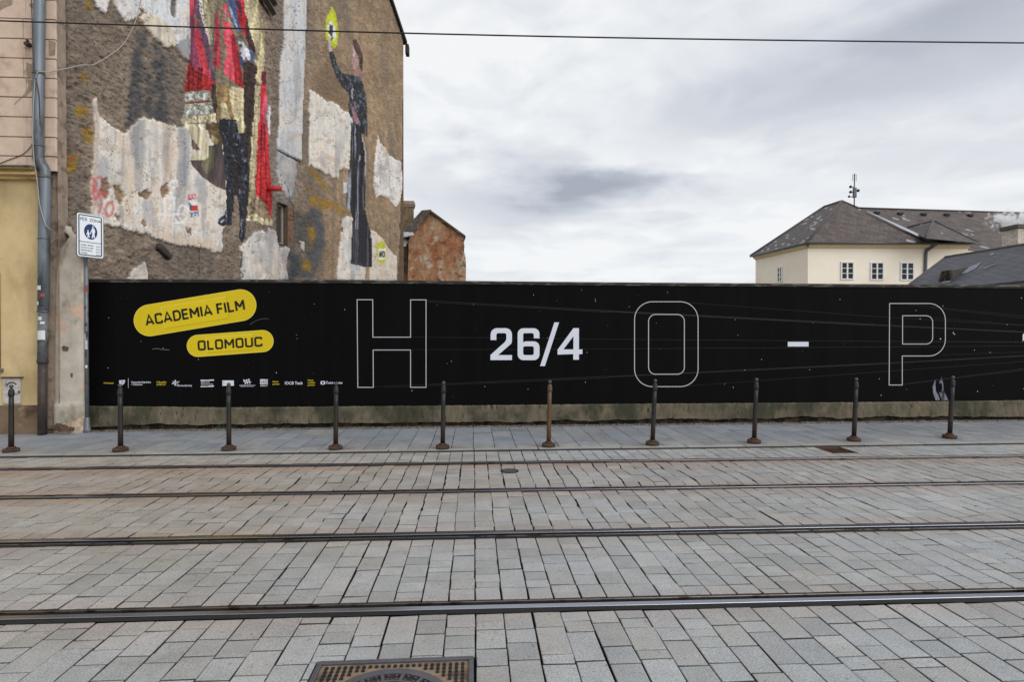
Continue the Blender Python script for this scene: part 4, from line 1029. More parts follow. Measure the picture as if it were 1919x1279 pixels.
b = MB(); b.box((H(57, 86).x, YF - .05, H(57, 86).z), (.07, .12, .05)); b.box((H(54, 80).x, YF - .03, H(54, 80).z), (.02, .05, .08)); b.build('old_bracket', m_dkpipe, hs)
# cornice with lead sheet
xc = H(80, 330).x
b = MB()
for (z0, z1, d) in ((0, .30, .10), (.30, .52, .20), (.52, .78, .16), (.78, .9, .28)):
    h = zc1 - zc0; b.bevbox(((XW + xc) / 2, YF - d / 2 + .02, zc0 + h * (z0 + z1) / 2), (xc - XW, d + .04, h * (z1 - z0)), .006)
b.build('cornice', m_cornice, hs)
b = MB(); zt = zc0 + (zc1 - zc0) * .9
b.prism([(XW, YF - .34, zt), (XW, YF - .34, zt + .018), (XW, YF + .02, zt + .075), (XW, YF + .02, zt)], (xc + .02 - XW, 0, 0)); b.build('lead_flashing', m_lead, hs)
# ochre ground floor and plinth
zp = H(40, 760).z; x80 = H(81, 600).x
b = MB(); b.box(((XW + x80) / 2, YF + .11, (zp + zc0) / 2), (x80 - XW, .22, zc0 - zp)); b.build('ground_floor_wall', m_yellow, hs)
b = MB(); b.bevbox(((XW + x80) / 2, YF + .10, (PAV_Z + zp) / 2 - .05), (x80 - XW, .24, zp - PAV_Z + .1), .008); b.build('plinth', m_hbase, hs)
wx0, wx1, wz0, wz1 = H(-112, 600).x, H(1, 600).x, H(0, 690).z, H(0, 512).z
b = MB(); fw = .09
for (xa, xb, za_, zb_) in ((wx0, wx0 + fw, wz0, wz1), (wx1 - fw, wx1, wz0, wz1), (wx0 + fw, wx1 - fw, wz1 - fw, wz1), (wx0 + fw, wx1 - fw, wz0, wz0 + fw), ((wx0 + wx1) / 2 - .03, (wx0 + wx1) / 2 + .03, wz0 + fw, wz1 - fw)):
    b.box(((xa + xb) / 2, YF - .006, (za_ + zb_) / 2), (xb - xa, .03, zb_ - za_))
gw = b.build('window', pm('window_frame_brown', lin((74, 60, 48)), .7, .3, 9), hs)
b = MB(); b.face([(wx0 + .05, YF - .006, wz0 + .05), (wx1 - .05, YF - .006, wz0 + .05), (wx1 - .05, YF - .006, wz1 - .05), (wx0 + .05, YF - .006, wz1 - .05)]); b.build('pane', pm('ground_floor_glass', lin((34, 36, 38)), .12, .2, 2, spec=.6), gw)
b = MB(); b.bevbox(((wx0 + wx1) / 2, YF - .05, wz0 - .04), (wx1 - wx0 + .1, .14, .06), .01); b.build('sill', m_lead, gw)
# meter box
mx0, mx1, mz0, mz1 = H(8, 700).x, H(40, 700).x, H(20, 757).z, H(20, 709).z
b = MB(); b.bevbox(((mx0 + mx1) / 2, YF - .01, (mz0 + mz1) / 2), (mx1 - mx0, .05, mz1 - mz0), .004); mbx = b.build('meter_box', pm('meter_box_paint', lin((176, 172, 166)), .6, .25, 12, col2=lin((120, 112, 106)), c2scale=7, c2thr=(.55, .7)), hs)
b = MB(); b.box(((mx0 + mx1) / 2 + .01, YF - .02, mz1 + .012), (mx1 - mx0 + .06, .09, .02)); b.build('hood', m_dkpipe, mbx)
b = MB(); P0 = [((x, y)) for x, y in ((16, 722), (20, 718), (28, 717), (34, 721))]; draw_ribbon(b, lambda x, y: H(x, y, .038), P0, 2.2); b.build('emblem', m_ink, mbx)
b = MB(); b.box((H(39, 735).x, YF - .04, H(39, 735).z), (.02, .02, .05)); b.build('lock', m_dkpipe, mbx)
# downpipe
def HP(px, py): return H(px, py, .11)
rp = .085
b = MB(); top = HP(82, 40); b.tube([(HP(83, 0).x, top.y, zT), HP(83, 0), HP(81, 150), HP(80.5, 290), HP(80.5, 300), HP(82, 304), HP(90, 318), HP(92.5, 324), HP(92.5, 340), HP(91, 470), HP(90, 585)], rp, 20)
dp = b.build('downpipe', m_zinc, hs, True)
b = MB()
for px, py, hgt in ((80.8, 143, .05), (80.5, 277, .03), (92, 335, .05), (90.5, 450, .02), (90, 585, .03)):
    p = HP(px, py); b.lathe([(rp + .004, -hgt / 2), (rp + .010, -hgt / 4), (rp + .010, hgt / 4), (rp + .004, hgt / 2)], p, 20)
b.build('pipe_collar', m_dkpipe if False else pm('pipe_collar_zinc', lin((92, 92, 94)), .5, .25, 9, metallic=.4), dp, True)
b = MB(); p0, p1 = HP(90, 588), HP(88.5, 676); b.tube([p0, p1], .078, 18); b.build('pipe_sleeve', pm('grey_sleeve', lin((96, 98, 102)), .6, .3, 9, col2=lin((64, 62, 60)), c2scale=5), dp, True)
b = MB(); p2 = HP(88, 812); b.tube([p1, (p2.x, p2.y, PAV_Z)], .070, 18); b.lathe([(.075, -.05), (.084, -.04), (.084, .02), (.075, .03)], p1, 18); b.build('standpipe', m_dkpipe, dp, True)
for k, (py, h, a0, a1, ci) in enumerate(((532, .07, -.5, .3, 2), (545, .07, -.7, .2, 5), (558, .06, .1, .8, 1), (573, .06, -.9, -.2, 5), (583, .07, -.3, .8, 4), (601, .06, -.5, .3, 7), (608, .04, 0, .8, 7), (637, .16, -1.2, .9, 0))):
    p = HP(90, py); sticker_on_tube('sticker', p.x, p.y, .088 if py < 590 else .081, p.z, h, a0, a1, smats[ci], dp)

# ================================================================== MURAL HOUSE
ma = H(125, 400); A0 = (XE + .004, YF + .27)
pr = ray(757, 95); k = (28.0) / pr.y; A1 = (pr.x * k, 28.0)
MW = Plane(A0, A1)
mh = thing('mural_house', 'tall house with a crumbling brown gable wall bearing painted figures', 'house', (A0[0], A0[1], 0))
STEP = 1.7
cx_ = np.arange(118, 766, STEP); ry_ = np.arange(-34, 640, STEP)
GX, GY = np.meshgrid(cx_, ry_)
# points on the wall (vectorised ray-plane hit)
Rm = np.array(RM); D = np.stack([(GX - 959.5) / FPX, -(GY - 639.5) / FPX, -np.ones_like(GX)], -1) @ Rm.T
a_ = np.array(MW.a); n_ = np.array(MW.n); u_ = np.array(MW.u); c_ = np.array(CAM)
T = ((a_ - c_) @ n_) / (D @ n_); PT = c_ + D * T[..., None]
SQ = (PT - a_) @ u_; ZQ = PT[..., 2]
# edge jitter in traced units and noise fields in wall metres
def jit(sc, seed, octv=4): return (fbm(GX / sc, GY / sc, seed, octv, .6) - .5) * 2
J1x, J1y = jit(26, 1, 5) * .8 + jit(7, 11) * .7, jit(26, 2, 5) * .8 + jit(7, 12) * .7; J2x, J2y = jit(4.0, 3, 3) * .42, jit(4.0, 4, 3) * .42
JS = (fbm(GX / 3.4, GY / 22, 15, 3, .65) - .5) * 2
def inside(poly, amp=0.0, fine=0.0):
    xs = [p[0] for p in poly]; ys = [p[1] for p in poly]; m = amp + fine + 2
    c0 = max(0, int((min(xs) - m - cx_[0]) / STEP)); c1 = min(len(cx_), int((max(xs) + m - cx_[0]) / STEP) + 2)
    r0 = max(0, int((min(ys) - m - ry_[0]) / STEP)); r1 = min(len(ry_), int((max(ys) + m - ry_[0]) / STEP) + 2)
    out = np.zeros(GX.shape, bool)
    if c1 <= c0 or r1 <= r0: return out
    sl = (slice(r0, r1), slice(c0, c1))
    X = GX[sl] + J1x[sl] * amp + J2x[sl] * fine; Y = GY[sl] + J1y[sl] * amp + J2y[sl] * fine + JS[sl] * amp * (1.6 if fine > .7 else 0)
    w = np.zeros(X.shape, bool); n = len(poly)
    for i in range(n):
        (x0, y0), (x1, y1) = poly[i], poly[(i + 1) % n]
        if y0 == y1: continue
        c = ((y0 > Y) != (y1 > Y)) & (X < (x1 - x0) * (Y - y0) / (y1 - y0) + x0); w ^= c
    out[sl] = w; return out
def stroke(pts, wd, amp=.6):
    d = np.full(GX.shape, 1e9); X = GX + J2x * amp; Y = GY + J2y * amp
    for (x0, y0), (x1, y1) in zip(pts[:-1], pts[1:]):
        dx, dy = x1 - x0, y1 - y0; l2 = dx * dx + dy * dy or 1
        t = np.clip(((X - x0) * dx + (Y - y0) * dy) / l2, 0, 1); d = np.minimum(d, np.hypot(X - x0 - t * dx, Y - y0 - t * dy))
    return d < wd / 2
T1 = lambda pts: [(x / 2.3675, y / 2.3675) for x, y in pts]
T2 = lambda pts: [(320 + x / 4.7375, y / 4.7375) for x, y in pts]
T3 = lambda pts: [(320 + x / 4.125, 230 + y / 4.126) for x, y in pts]
T4 = lambda pts: [(500 + x / 4.568, y / 4.568) for x, y in pts]
T5 = lambda pts: [(500 + x / 4.2625, 250 + y / 4.2633) for x, y in pts]
T6 = lambda pts: [(340 + x / 12.79, 330 + y / 12.79) for x, y in pts]
C = np.zeros(GX.shape + (3,)); REL = np.zeros(GX.shape); LAB = np.zeros(GX.shape, int)   # colour(srgb), relief class, part
def setc(mask, col, var=0.0, seed=0, sc=3.0, stx=1.0):
    v = 1 + var * 2 * (fbm(GX / sc * stx, GY / sc, 200 + seed, 4, .6)[mask] - .5)
    C[mask] = np.array(col) * v[:, None]
def blend(mask, col, f): C[mask] = C[mask] * (1 - f) + np.array(col) * f
def blur(m, n=4):
    m = m.astype(float)
    for _ in range(n):
        p = np.pad(m, 1, mode='edge'); m = (p[1:-1, 1:-1] * 2 + p[:-2, 1:-1] + p[2:, 1:-1] + p[1:-1, :-2] + p[1:-1, 2:]) / 6
    return m
def softblend(mask, col, f, n=6, tex=.8):
    k = blur(mask, n) * f * np.clip(1 - tex + tex * 2 * g2, 0, 1.15); k = np.clip(k, 0, 1)[..., None]
    C[:] = C * (1 - k) + np.array(col) * (.72 + .56 * g3)[..., None] * k
# bare brown render
g1 = fbm(SQ * .8, ZQ * .8, 40, 5); g2 = fbm(SQ * 5, ZQ * 7, 41, 5, .65); g3 = fbm(SQ * 17, ZQ * 34, 42, 4, .7)
right = np.clip((GX - 540) / 80, 0, 1)
base = np.array((126, 112, 99))[None, None] * (1 - right[..., None]) + np.array((143, 122, 98))[None, None] * right[..., None]
g4 = fbm(SQ * 3.2, ZQ * 4.5, 44, 6, .7)
C[:] = base * (0.60 + .30 * g1 + .34 * g2 + .30 * g4)[..., None]
dk = np.clip((.46 - g3) / .16, 0, 1) * (1 - .45 * right); C *= (1 - .36 * dk)[..., None]
st_ = np.clip((fbm(SQ * 1.3, ZQ * .22, 46, 4, .6) - .46) / .2, 0, 1) * np.clip((fbm(SQ * .5, ZQ * .5, 47, 3) - .35) / .3, 0, 1); C[:] = C * (1 - .45 * st_[..., None]) + np.array((92, 88, 86)) * (.45 * st_)[..., None]
light = g2 > .66; C[light] = C[light] * .75 + np.array((176, 160, 142)) * .25
edge = np.clip(1 - (GX - 124) / 12, 0, 1); C *= (1 - .28 * edge * (fbm(GX / 6, GY / 9, 5, 4) > .45))[..., None]  # shade of the recessed near corner, put into the wall colour
lowdirt = np.clip((GY - 470) / 60, 0, 1)
# stains on the bare render
for poly, col, f in ((T1([(600, 150), (640, 130), (665, 180), (700, 200), (740, 260), (745, 545), (690, 545), (640, 515), (590, 565), (560, 565), (570, 430), (580, 300)]), (76, 75, 78), .85),
                     (T1([(735, 240), (760, 210), (800, 280), (790, 400), (745, 430)]), (98, 94, 92), .5),
                     (T5([(85, 550), (215, 560), (240, 640), (400, 590), (450, 700), (455, 900), (370, 1170), (60, 1170), (60, 900)]), (80, 77, 74), .85),
                     (T5([(330, 580), (380, 620), (440, 640), (455, 780), (440, 920), (380, 1040), (360, 1165), (320, 1165), (350, 1000), (400, 860), (390, 700)]), (78, 84, 92), .8),
                     (T5([(175, 970), (240, 980), (260, 1165), (180, 1165)]), (58, 62, 70), .8),
                     (T3([(830, 0), (960, 120), (970, 560), (880, 640), (770, 620), (760, 300), (790, 100)]), (128, 122, 116), .7),
                     (T4([(315, 690), (520, 560), (640, 640), (700, 780), (700, 960), (520, 860), (365, 760)]), (112, 92, 72), .45)):
    mk = inside(poly, 6, 3); softblend(mk & (fbm(GX / 9, GY / 26, 130, 4, .62) > .40), col, min(1, f * 1.15), 9)
for poly in (T1([(335, 475), (395, 475), (385, 520), (340, 520)]), T1([(360, 570), (400, 575), (410, 640), (375, 630)]), T1([(375, 0), (410, 10), (405, 45), (370, 30)]), T1([(345, 320), (390, 345), (380, 370), (345, 345)]), T1([(290, 680), (350, 690), (335, 760), (250, 770)]), T1([(250, 745), (330, 750), (320, 775), (250, 765)]),
             T5([(300, 265), (370, 290), (440, 360), (500, 440), (470, 460), (420, 380), (350, 310)]), T5([(340, 490), (420, 520), (560, 560), (670, 640), (600, 625), (480, 600), (380, 580), (345, 550)]), T5([(320, 740), (380, 760), (390, 840), (340, 900)]), T5([(290, 1010), (360, 1030), (350, 1110), (280, 1090)]), T5([(320, 420), (345, 410), (350, 450), (320, 460)])):
    mk = inside(poly, 5, 3); softblend(mk, (146, 112, 40), .85, 4, .9)
# brick showing near the corner
mk = inside(T1([(295, 610), (340, 640), (345, 700), (310, 745), (285, 700)]), 4, 2) & (g2 > .45); blend(mk, np.array((140, 84, 60)), .7)
# pale plaster remains: relief class 1
cs = fbm(SQ * 9, ZQ * .55, 60, 4, .6); cb = fbm(SQ * 3, ZQ * 2.2, 61, 5, .6); cf = fbm(GX / 2.6, GY / 5, 62, 3, .6)
def plaster(poly, col, var=.16, amp=3.0, fine=1.6, streak=.10, rim=True, seed=0):
    mk = inside(poly, amp, fine)
    v = 1.05 + var * (cb - .5) * 1.9 + streak * (cs - .5) * 2.4 + .13 * (cf - .5); v = np.minimum(v * 1.05, 1.2)
    C[mk] = (np.array(col)[None] * v[mk][:, None]); REL[mk] = 1
    wf = (np.clip((cb - .50) / .16, 0, 1) * .28 * mk)[..., None]; C[:] = C * (1 - wf) + np.array((204, 176, 148)) * wf
    gf = (np.clip((cs - .56) / .12, 0, 1) * .30 * mk)[..., None]; C[:] = C * (1 - gf) + np.array((150, 150, 156)) * gf
    spots = mk & (fbm(GX / 4.0, GY / 5.0, 300 + seed, 4, .65) > .715); C[spots] = C[spots] * .78 + np.array((150, 128, 108)) * .22
    return mk
plaster(T1([(405, -60), (425, 30), (465, 60), (478, 20), (500, -60)]), (206, 206, 206), seed=1)
plaster(T1([(500, 10), (525, 60), (560, 98), (600, 80), (620, 55), (590, 10), (575, -60), (505, -60)]), (204, 204, 204), seed=2)
plaster(T1([(612, 80), (650, 130), (690, 175), (735, 212), (778, 200), (770, 150), (740, 100), (700, 70), (650, 50)]), (206, 196, 178), seed=3)
plaster(T1([(583, -60), (590, 10), (612, 40), (660, 60), (700, 80), (740, 110), (770, 160), (785, 215), (810, 255), (850, 285), (860, -60)]), (205, 207, 210), amp=2, seed=4)
mk = inside(T1([(775, 200), (820, 160), (840, 180), (840, 280), (810, 255), (785, 220)]), 5, 2); blend(mk, np.array((122, 124, 132)), .6)
mk = inside(T1([(752, 0), (775, 0), (778, 50), (768, 85), (752, 60)]), 2, 1); blend(mk, np.array((96, 92, 88)), .8); REL[mk] = 0
B1 = plaster(T1([(405, 440), (425, 435), (432, 510), (470, 545), (500, 575), (550, 592), (575, 560), (630, 520), (660, 530), (720, 545), (790, 565), (850, 555), (1000, 600), (1000, 1000), (985, 1030), (985, 1118), (940, 1118), (880, 1095), (780, 1090), (690, 1060), (650, 1040), (600, 1030), (480, 1000), (398, 985), (400, 900), (395, 850), (400, 780), (410, 700), (415, 600)]), (208, 203, 196), streak=.14, seed=5)
for poly, col, f in ((T1([(565, 575), (640, 520), (630, 700), (610, 760), (585, 740)]), (132, 134, 142), .62), (T1([(780, 560), (840, 560), (825, 830), (790, 820)]), (140, 142, 152), .6), (T1([(585, 740), (625, 740), (620, 860), (590, 850)]), (130, 130, 134), .45),
                     (T1([(860, 780), (910, 800), (905, 900), (870, 900)]), (142, 146, 156), .55), (T1([(720, 560), (765, 560), (755, 800), (725, 800)]), (204, 172, 146), .5), (T1([(500, 590), (560, 600), (590, 760), (580, 1000), (520, 990), (540, 760)]), (206, 184, 160), .45),
                     (T1([(410, 440), (428, 440), (425, 820), (405, 980), (398, 980), (400, 800)]), (168, 150, 136), .6), (T1([(660, 1030), (940, 1060), (940, 1118), (780, 1090)]), (206, 176, 148), .4)):
    k_ = (blur(inside(poly, 6, 2), 6) * B1 * f * np.clip(.45 + 1.1 * cs, 0, 1.3))[..., None]; k_ = np.clip(k_, 0, 1); C[:] = C * (1 - k_) + np.array(col) * k_
for poly in (T1([(445, 800), (475, 785), (480, 840), (470, 890), (440, 870)]), T1([(495, 815), (530, 830), (545, 870), (535, 905), (505, 880)]), T1([(605, 870), (640, 840), (665, 860), (650, 885)]), T1([(700, 830), (735, 810), (745, 850), (715, 880)]), T1([(815, 1015), (850, 1020), (845, 1050)]), T1([(500, 955), (530, 965), (520, 990)]), T1([(615, 985), (645, 990), (640, 1015)])):
    mk = inside(poly, 4, 2); C[mk] = np.array((146, 122, 100)) * (0.7 + .6 * g2[mk])[:, None]; REL[mk] = 0
plaster(T4([(140, -160), (337, -160), (335, 0), (330, 230), (320, 500), (305, 900), (299, 1150), (92, 1150), (100, 900), (105, 560), (135, 400), (140, 0)]), (188, 190, 193), amp=1.2, fine=.8, seed=6)
plaster(T5([(84, -8), (276, -8), (272, 222), (240, 205), (80, 130)]), (180, 183, 187), amp=.8, fine=.5, seed=7)
plaster(T5([(80, 140), (235, 232), (232, 330), (205, 470), (175, 540), (90, 400), (70, 300)]), (150, 152, 156), var=.3, amp=2, seed=8)
plaster(T4([(365, 765), (430, 800), (460, 830), (480, 840), (520, 870), (560, 865), (620, 920), (640, 940), (700, 970), (720, 1080), (715, 1290), (715, 1500), (690, 1500), (355, 1290), (360, 900)][:12] + T4([(0, 0)])[:0] + [(720, 1300), (355, 1300), (360, 900)]), (207, 203, 196), seed=9)
plaster(T5([(330, -6), (662, -6), (660, 330), (650, 292), (600, 280), (570, 310), (575, 360), (520, 350), (430, 300), (330, 250)]), (207, 202, 194), seed=10)
plaster(T5([(755, -6), (790, 180), (790, 300), (780, 350), (765, 200)]), (204, 204, 204), amp=1, seed=11)
plaster(T5([(880, 10), (905, 90), (945, 120), (975, 180), (1005, 185), (1020, 200), (1070, 230), (1080, 420), (1070, 540), (1030, 588), (990, 550), (940, 510), (900, 495), (870, 515), (850, 420), (850, 300), (865, 160)]), (208, 206, 203), amp=2.2, seed=12)
plaster(T5([(632, 660), (690, 680), (690, 800), (675, 1175), (553, 1175), (570, 960), (590, 780), (600, 690)]), (202, 198, 192), amp=1.5, seed=13)
plaster(T5([(820, 770), (870, 790), (890, 820), (930, 850), (960, 910), (990, 945), (1037, 990), (1037, 1180), (820, 1180)]), (192, 184, 173), amp=1.5, seed=14)
plaster(T5([(655, 1030), (790, 1050), (782, 1175), (665, 1175)]), (192, 190, 187), amp=1, seed=15)
plaster(T3([(535, 965), (560, 930), (590, 900), (650, 850), (700, 830), (760, 885), (800, 850), (820, 1240), (545, 1240)]), (192, 190, 186), var=.4, seed=16)
plaster(T5([(90, 910), (175, 905), (170, 960), (150, 1010), (165, 1175), (0, 1175), (0, 760), (60, 780)]), (172, 168, 164), var=.5, seed=17)
plaster(T1([(558, 1250), (575, 1210), (600, 1185), (640, 1160), (655, 1250)]), (198, 190, 182), seed=18)
plaster(T5([(605, 395), (635, 395), (632, 480), (605, 490)]), (186, 188, 190), amp=.6, fine=.4, seed=19)
plaster(T5([(260, 860), (298, 870), (295, 950), (270, 920)]), (170, 164, 156), amp=1, seed=20)
rid = np.abs(fbm(GX / 13, GY / 17, 120, 5, .6) - .5); crk = (REL == 1) & (rid < .003); C[crk] *= .88
rid = np.abs(fbm(GX / 30, GY / 34, 121, 5, .62) - .5); crk = (REL == 1) & (rid < .005); C[crk] *= .62
pl_ = (np.clip((fbm(GX / 16, GY / 12, 122, 5, .62) - .60) / .05, 0, 1) * (REL == 1) * .38)[..., None]; C[:] = C * (1 - pl_) + np.array((172, 150, 128)) * pl_
pl_ = (np.clip((fbm(GX / 14, GY / 80, 123, 4, .55) - .56) / .14, 0, 1) * (REL == 1) * .42)[..., None]; C[:] = C * (1 - pl_) + np.array((138, 140, 148)) * pl_
# brick reveal right of the small window
mk = inside(T5([(160, 600), (205, 590), (215, 700), (200, 880), (165, 905)]), 2, 1); C[mk] = np.array((112, 84, 68)) * (.7 + .6 * g2[mk])[:, None]; REL[mk] = 0
# shadow line under the plaster's diagonal lower edge, painted into the wall colour
edge_shadow = stroke(T5([(80, 134), (160, 182), (272, 228)]), 2.4, .8); C[edge_shadow] = C[edge_shadow] * .25; REL[edge_shadow] = 0
for pts in (T3([(870, 460), (900, 520), (905, 580), (945, 640), (950, 760)]), T3([(215, 940), (225, 1050), (215, 1200)]), T3([(545, 960), (540, 1100), (550, 1200)]), T5([(590, 700), (600, 800)])):
    mk = stroke(pts, 1.1, 1.6); C[mk] *= .45
# graffiti on the plaster
red = (196, 92, 92)
for pts in (T1([(402, 790), (420, 812), (405, 850), (440, 845), (470, 862)]), T1([(425, 860), (440, 900), (430, 945)]), T1([(408, 800), (402, 850), (410, 890), (430, 860), (470, 855), (450, 880)]), T1([(420, 790), (440, 785), (445, 820), (430, 860)]), T1([(470, 905), (455, 930), (465, 960), (485, 955), (495, 920), (485, 895), (468, 905)])):
    mk = stroke(pts, 4.0, 1.2); k_ = (blur(mk, 2) * .78)[..., None]; C[:] = C * (1 - k_) + np.array(red) * k_
wht = (232, 232, 234)
for pts in (T1([(690, 950), (740, 955), (800, 950)]), T1([(720, 890), (725, 950), (715, 985)]), T1([(745, 810), (775, 800), (780, 825), (755, 835), (745, 815)]), T1([(750, 850), (765, 900), (760, 960), (780, 990)]), T1([(790, 915), (780, 950), (800, 985), (822, 970), (825, 925), (800, 910), (788, 920)]), T1([(735, 880), (770, 880), (740, 930), (775, 930)]), T1([(760, 990), (830, 985)])):
    mk = stroke(pts, 2.6, 1.0); k_ = (blur(mk, 1) * .95)[..., None]; C[:] = C * (1 - k_) + np.array((245, 245, 247)) * k_
# pasted sticker with a flag
def flat(poly, col, part=None, amp=.35, var=.05, rel=None, seed=0, fine=.3):
    mk = inside(poly, amp, fine); setc(mk, col, var, seed)
    if part is not None: LAB[mk] = part
    if rel is not None: REL[mk] = rel
    return mk
STK = 3
flat(T6([(60, 370), (130, 345), (250, 350), (320, 380), (330, 560), (360, 820), (375, 970), (280, 965), (180, 1010), (150, 830), (125, 600), (60, 560)]), (212, 208, 200), STK, rel=1)
flat(T6([(95, 440), (290, 430), (305, 545), (115, 575)]), (206, 130, 146), STK)
flat(T6([(100, 545), (300, 520), (305, 545), (115, 578)]), (186, 60, 80), STK)
flat(T6([(130, 600), (330, 610), (345, 705), (210, 705)]), (228, 228, 226), STK); flat(T6([(205, 705), (345, 700), (357, 825), (185, 845)]), (200, 64, 60), STK); flat(T6([(135, 620), (215, 735), (180, 845), (160, 800)]), (70, 84, 120), STK)
flat(T6([(160, 885), (360, 850), (375, 970), (270, 955), (180, 1010)]), (104, 126, 160), STK)
for q in range(6):
    x = 185 + q * 28; flat(T6([(x, 900), (x + 14, 896), (x + 18, 960), (x + 4, 965)]), (196, 206, 218), STK)
    x = 118 + q * 29; flat(T6([(x, 462), (x + 13, 460), (x + 18, 520), (x + 5, 522)]), (226, 190, 200), STK)

# ---- painted man in boots and cape
MAN = 1
def p2(pts, col, var=.10, amp=.4, seed=0): return flat(T2(pts), col, MAN, amp, var, seed=seed)
def p3(pts, col, var=.10, amp=.4, seed=0): return flat(T3(pts), col, MAN, amp, var, seed=seed)
p2([(150, -80), (240, -80), (270, 130), (350, 400), (400, 745), (355, 830), (125, 820), (160, 540)], (186, 62, 76), .14)
p2([(235, -80), (262, -80), (300, 200), (350, 400), (398, 745), (352, 690), (300, 500), (232, 255), (190, -40)], (112, 80, 108), .1)
p2([(152, 130), (190, 120), (215, 330), (262, 560), (262, 640), (150, 560), (158, 400)], (132, 66, 92), .15)
p2([(170, -80), (192, -80), (235, 250), (300, 420), (355, 690), (262, 640), (225, 400), (200, 200)], (206, 70, 84), .12)
p2([(150, 562), (262, 640), (352, 695), (356, 835), (122, 825)], (164, 44, 44), .45)
for x in (150, 190, 238, 262): p2([(x, 590), (x + 14, 600), (x + 12, 825), (x - 4, 825)], (104, 28, 32), .4)
p2([(200, 130), (232, 130), (262, 200), (225, 205)], (128, 116, 98)); p2([(215, 222), (235, 228), (232, 265), (216, 255)], (130, 116, 98))
p2([(238, -80), (272, -80), (300, 150), (350, 330), (352, 405), (330, 350), (290, 200), (255, 80)], (222, 216, 202), .06)
for q in range(9):
    y = 20 + q * 36; x = 252 + q * 9.5; p2([(x, y), (x + 16, y + 8), (x + 4, y + 14)], (92, 80, 84), .05, .2)
p2([(272, -80), (392, -80), (378, 200), (362, 420), (340, 300), (310, 150)], (176, 166, 136), .08)
p2([(330, -80), (395, -80), (385, 250), (360, 300), (345, 120)], (134, 124, 102), .08)
p2([(390, -80), (482, -80), (470, 640), (560, 762), (540, 800), (450, 722), (400, 755), (358, 560), (368, 350), (380, 150)], (126, 117, 100), .1)
p2([(412, 100), (425, 95), (432, 250), (440, 400), (440, 622), (368, 562), (398, 260)], (178, 62, 80), .1); p2([(402, 130), (414, 110), (405, 330), (392, 380), (388, 300)], (214, 76, 92), .08)
p2([(468, 30), (500, 40), (530, 170), (560, 300), (620, 600), (645, 782), (560, 735), (472, 655), (468, 230)], (214, 84, 100), .10); p2([(455, 380), (495, 400), (500, 470), (480, 530), (440, 490), (430, 430)], (134, 122, 102), .1)
p2([(530, 330), (560, 290), (600, 450), (648, 785), (560, 735), (555, 500)], (150, 36, 44), .4); p2([(365, 470), (400, 450), (395, 510), (370, 510)], (132, 118, 100))
p2([(478, 70), (560, 250), (590, 330), (560, 300), (520, 200), (480, 180)], (146, 138, 126), .1)
p2([(480, -80), (562, -80), (600, 170), (632, 290), (604, 332), (590, 350), (570, 250), (530, 130)], (74, 92, 134), .35); p2([(505, 20), (530, 60), (590, 220), (610, 290), (585, 260), (540, 150)], (150, 164, 190), .3)
p2([(560, -80), (642, -80), (682, 150), (682, 330), (640, 300), (600, 170)], (168, 40, 52), .45); p2([(570, 0), (620, 10), (640, 110), (610, 120)], (70, 44, 60), .4)
p2([(680, 150), (705, 230), (745, 400), (745, 480), (700, 430), (665, 340)], (66, 44, 48), .3); p2([(570, 260), (660, 310), (690, 400), (640, 350), (590, 330)], (122, 106, 88), .3)
p2([(640, -80), (762, -80), (812, 150), (838, 300), (832, 560), (838, 650), (810, 645), (788, 560), (740, 400), (700, 250), (660, 100)], (200, 188, 152), .22); p2([(760, -20), (800, 110), (838, 300), (835, 480), (815, 330), (785, 170)], (166, 150, 112), .25)
p2([(640, 560), (700, 530), (765, 600), (752, 760), (737, 1000), (727, 1290), (652, 1290), (650, 900)], (60, 48, 44), .35)
p2([(605, 470), (640, 480), (650, 545), (636, 610), (615, 560)], (62, 76, 110), .3); p2([(690, 425), (752, 480), (742, 560), (700, 545)], (84, 100, 138), .35)
p2([(598, 360), (640, 368), (692, 430), (712, 520), (692, 535), (668, 500), (650, 545), (640, 505), (614, 492), (640, 470), (608, 452), (632, 420), (606, 400)], (208, 208, 220), .08); p2([(608, 388), (630, 392), (632, 410), (612, 415)], (70, 74, 92)); p2([(616, 458), (640, 462), (632, 472)], (70, 74, 92))
p2([(740, 540), (765, 520), (792, 560), (834, 610), (834, 650), (802, 700), (842, 840), (815, 765), (770, 722), (748, 690), (775, 610)], (206, 192, 152), .2); p2([(805, 690), (822, 680), (830, 770), (816, 790)], (196, 196, 210), .1)
p2([(355, 740), (402, 755), (412, 1060), (402, 1095), (368, 900)], (58, 52, 49), .4)
p2([(400, 745), (500, 750), (525, 800), (562, 1090), (438, 1065), (410, 1060)], (146, 122, 84), .3); p2([(445, 905), (490, 920), (525, 1065), (440, 1055)], (196, 184, 148), .2)
p2([(512, 780), (560, 762), (645, 790), (657, 1195), (570, 1185), (550, 1000)], (206, 194, 160), .16)
p2([(575, 800), (600, 790), (600, 1180), (580, 1180)], (186, 172, 136), .2)
p2([(128, 815), (342, 800), (402, 1090), (93, 1090)], (150, 152, 140), .55); 
for x in (150, 220, 290): p2([(x, 825), (x + 36, 822), (x + 40, 880), (x + 8, 890)], (206, 208, 204), .3, .8)
for x in (140, 210, 300): p2([(x, 945), (x + 30, 940), (x + 40, 1010), (x + 6, 1015)], (200, 202, 196), .35, .8)
p2([(115, 905), (365, 888), (370, 905), (115, 925)], (122, 60, 52), .3)
p2([(95, 1050), (260, 1030), (398, 1005), (403, 1092), (360, 1075), (200, 1090), (93, 1100)], (212, 200, 168), .2)
for q in range(22):
    x = 110 + q * 13; p2([(x, 1050 - q * 1.2), (x + 4, 1050 - q * 1.2), (x + 2, 1085 - q * 1.0)], (120, 104, 80), .1, .1)
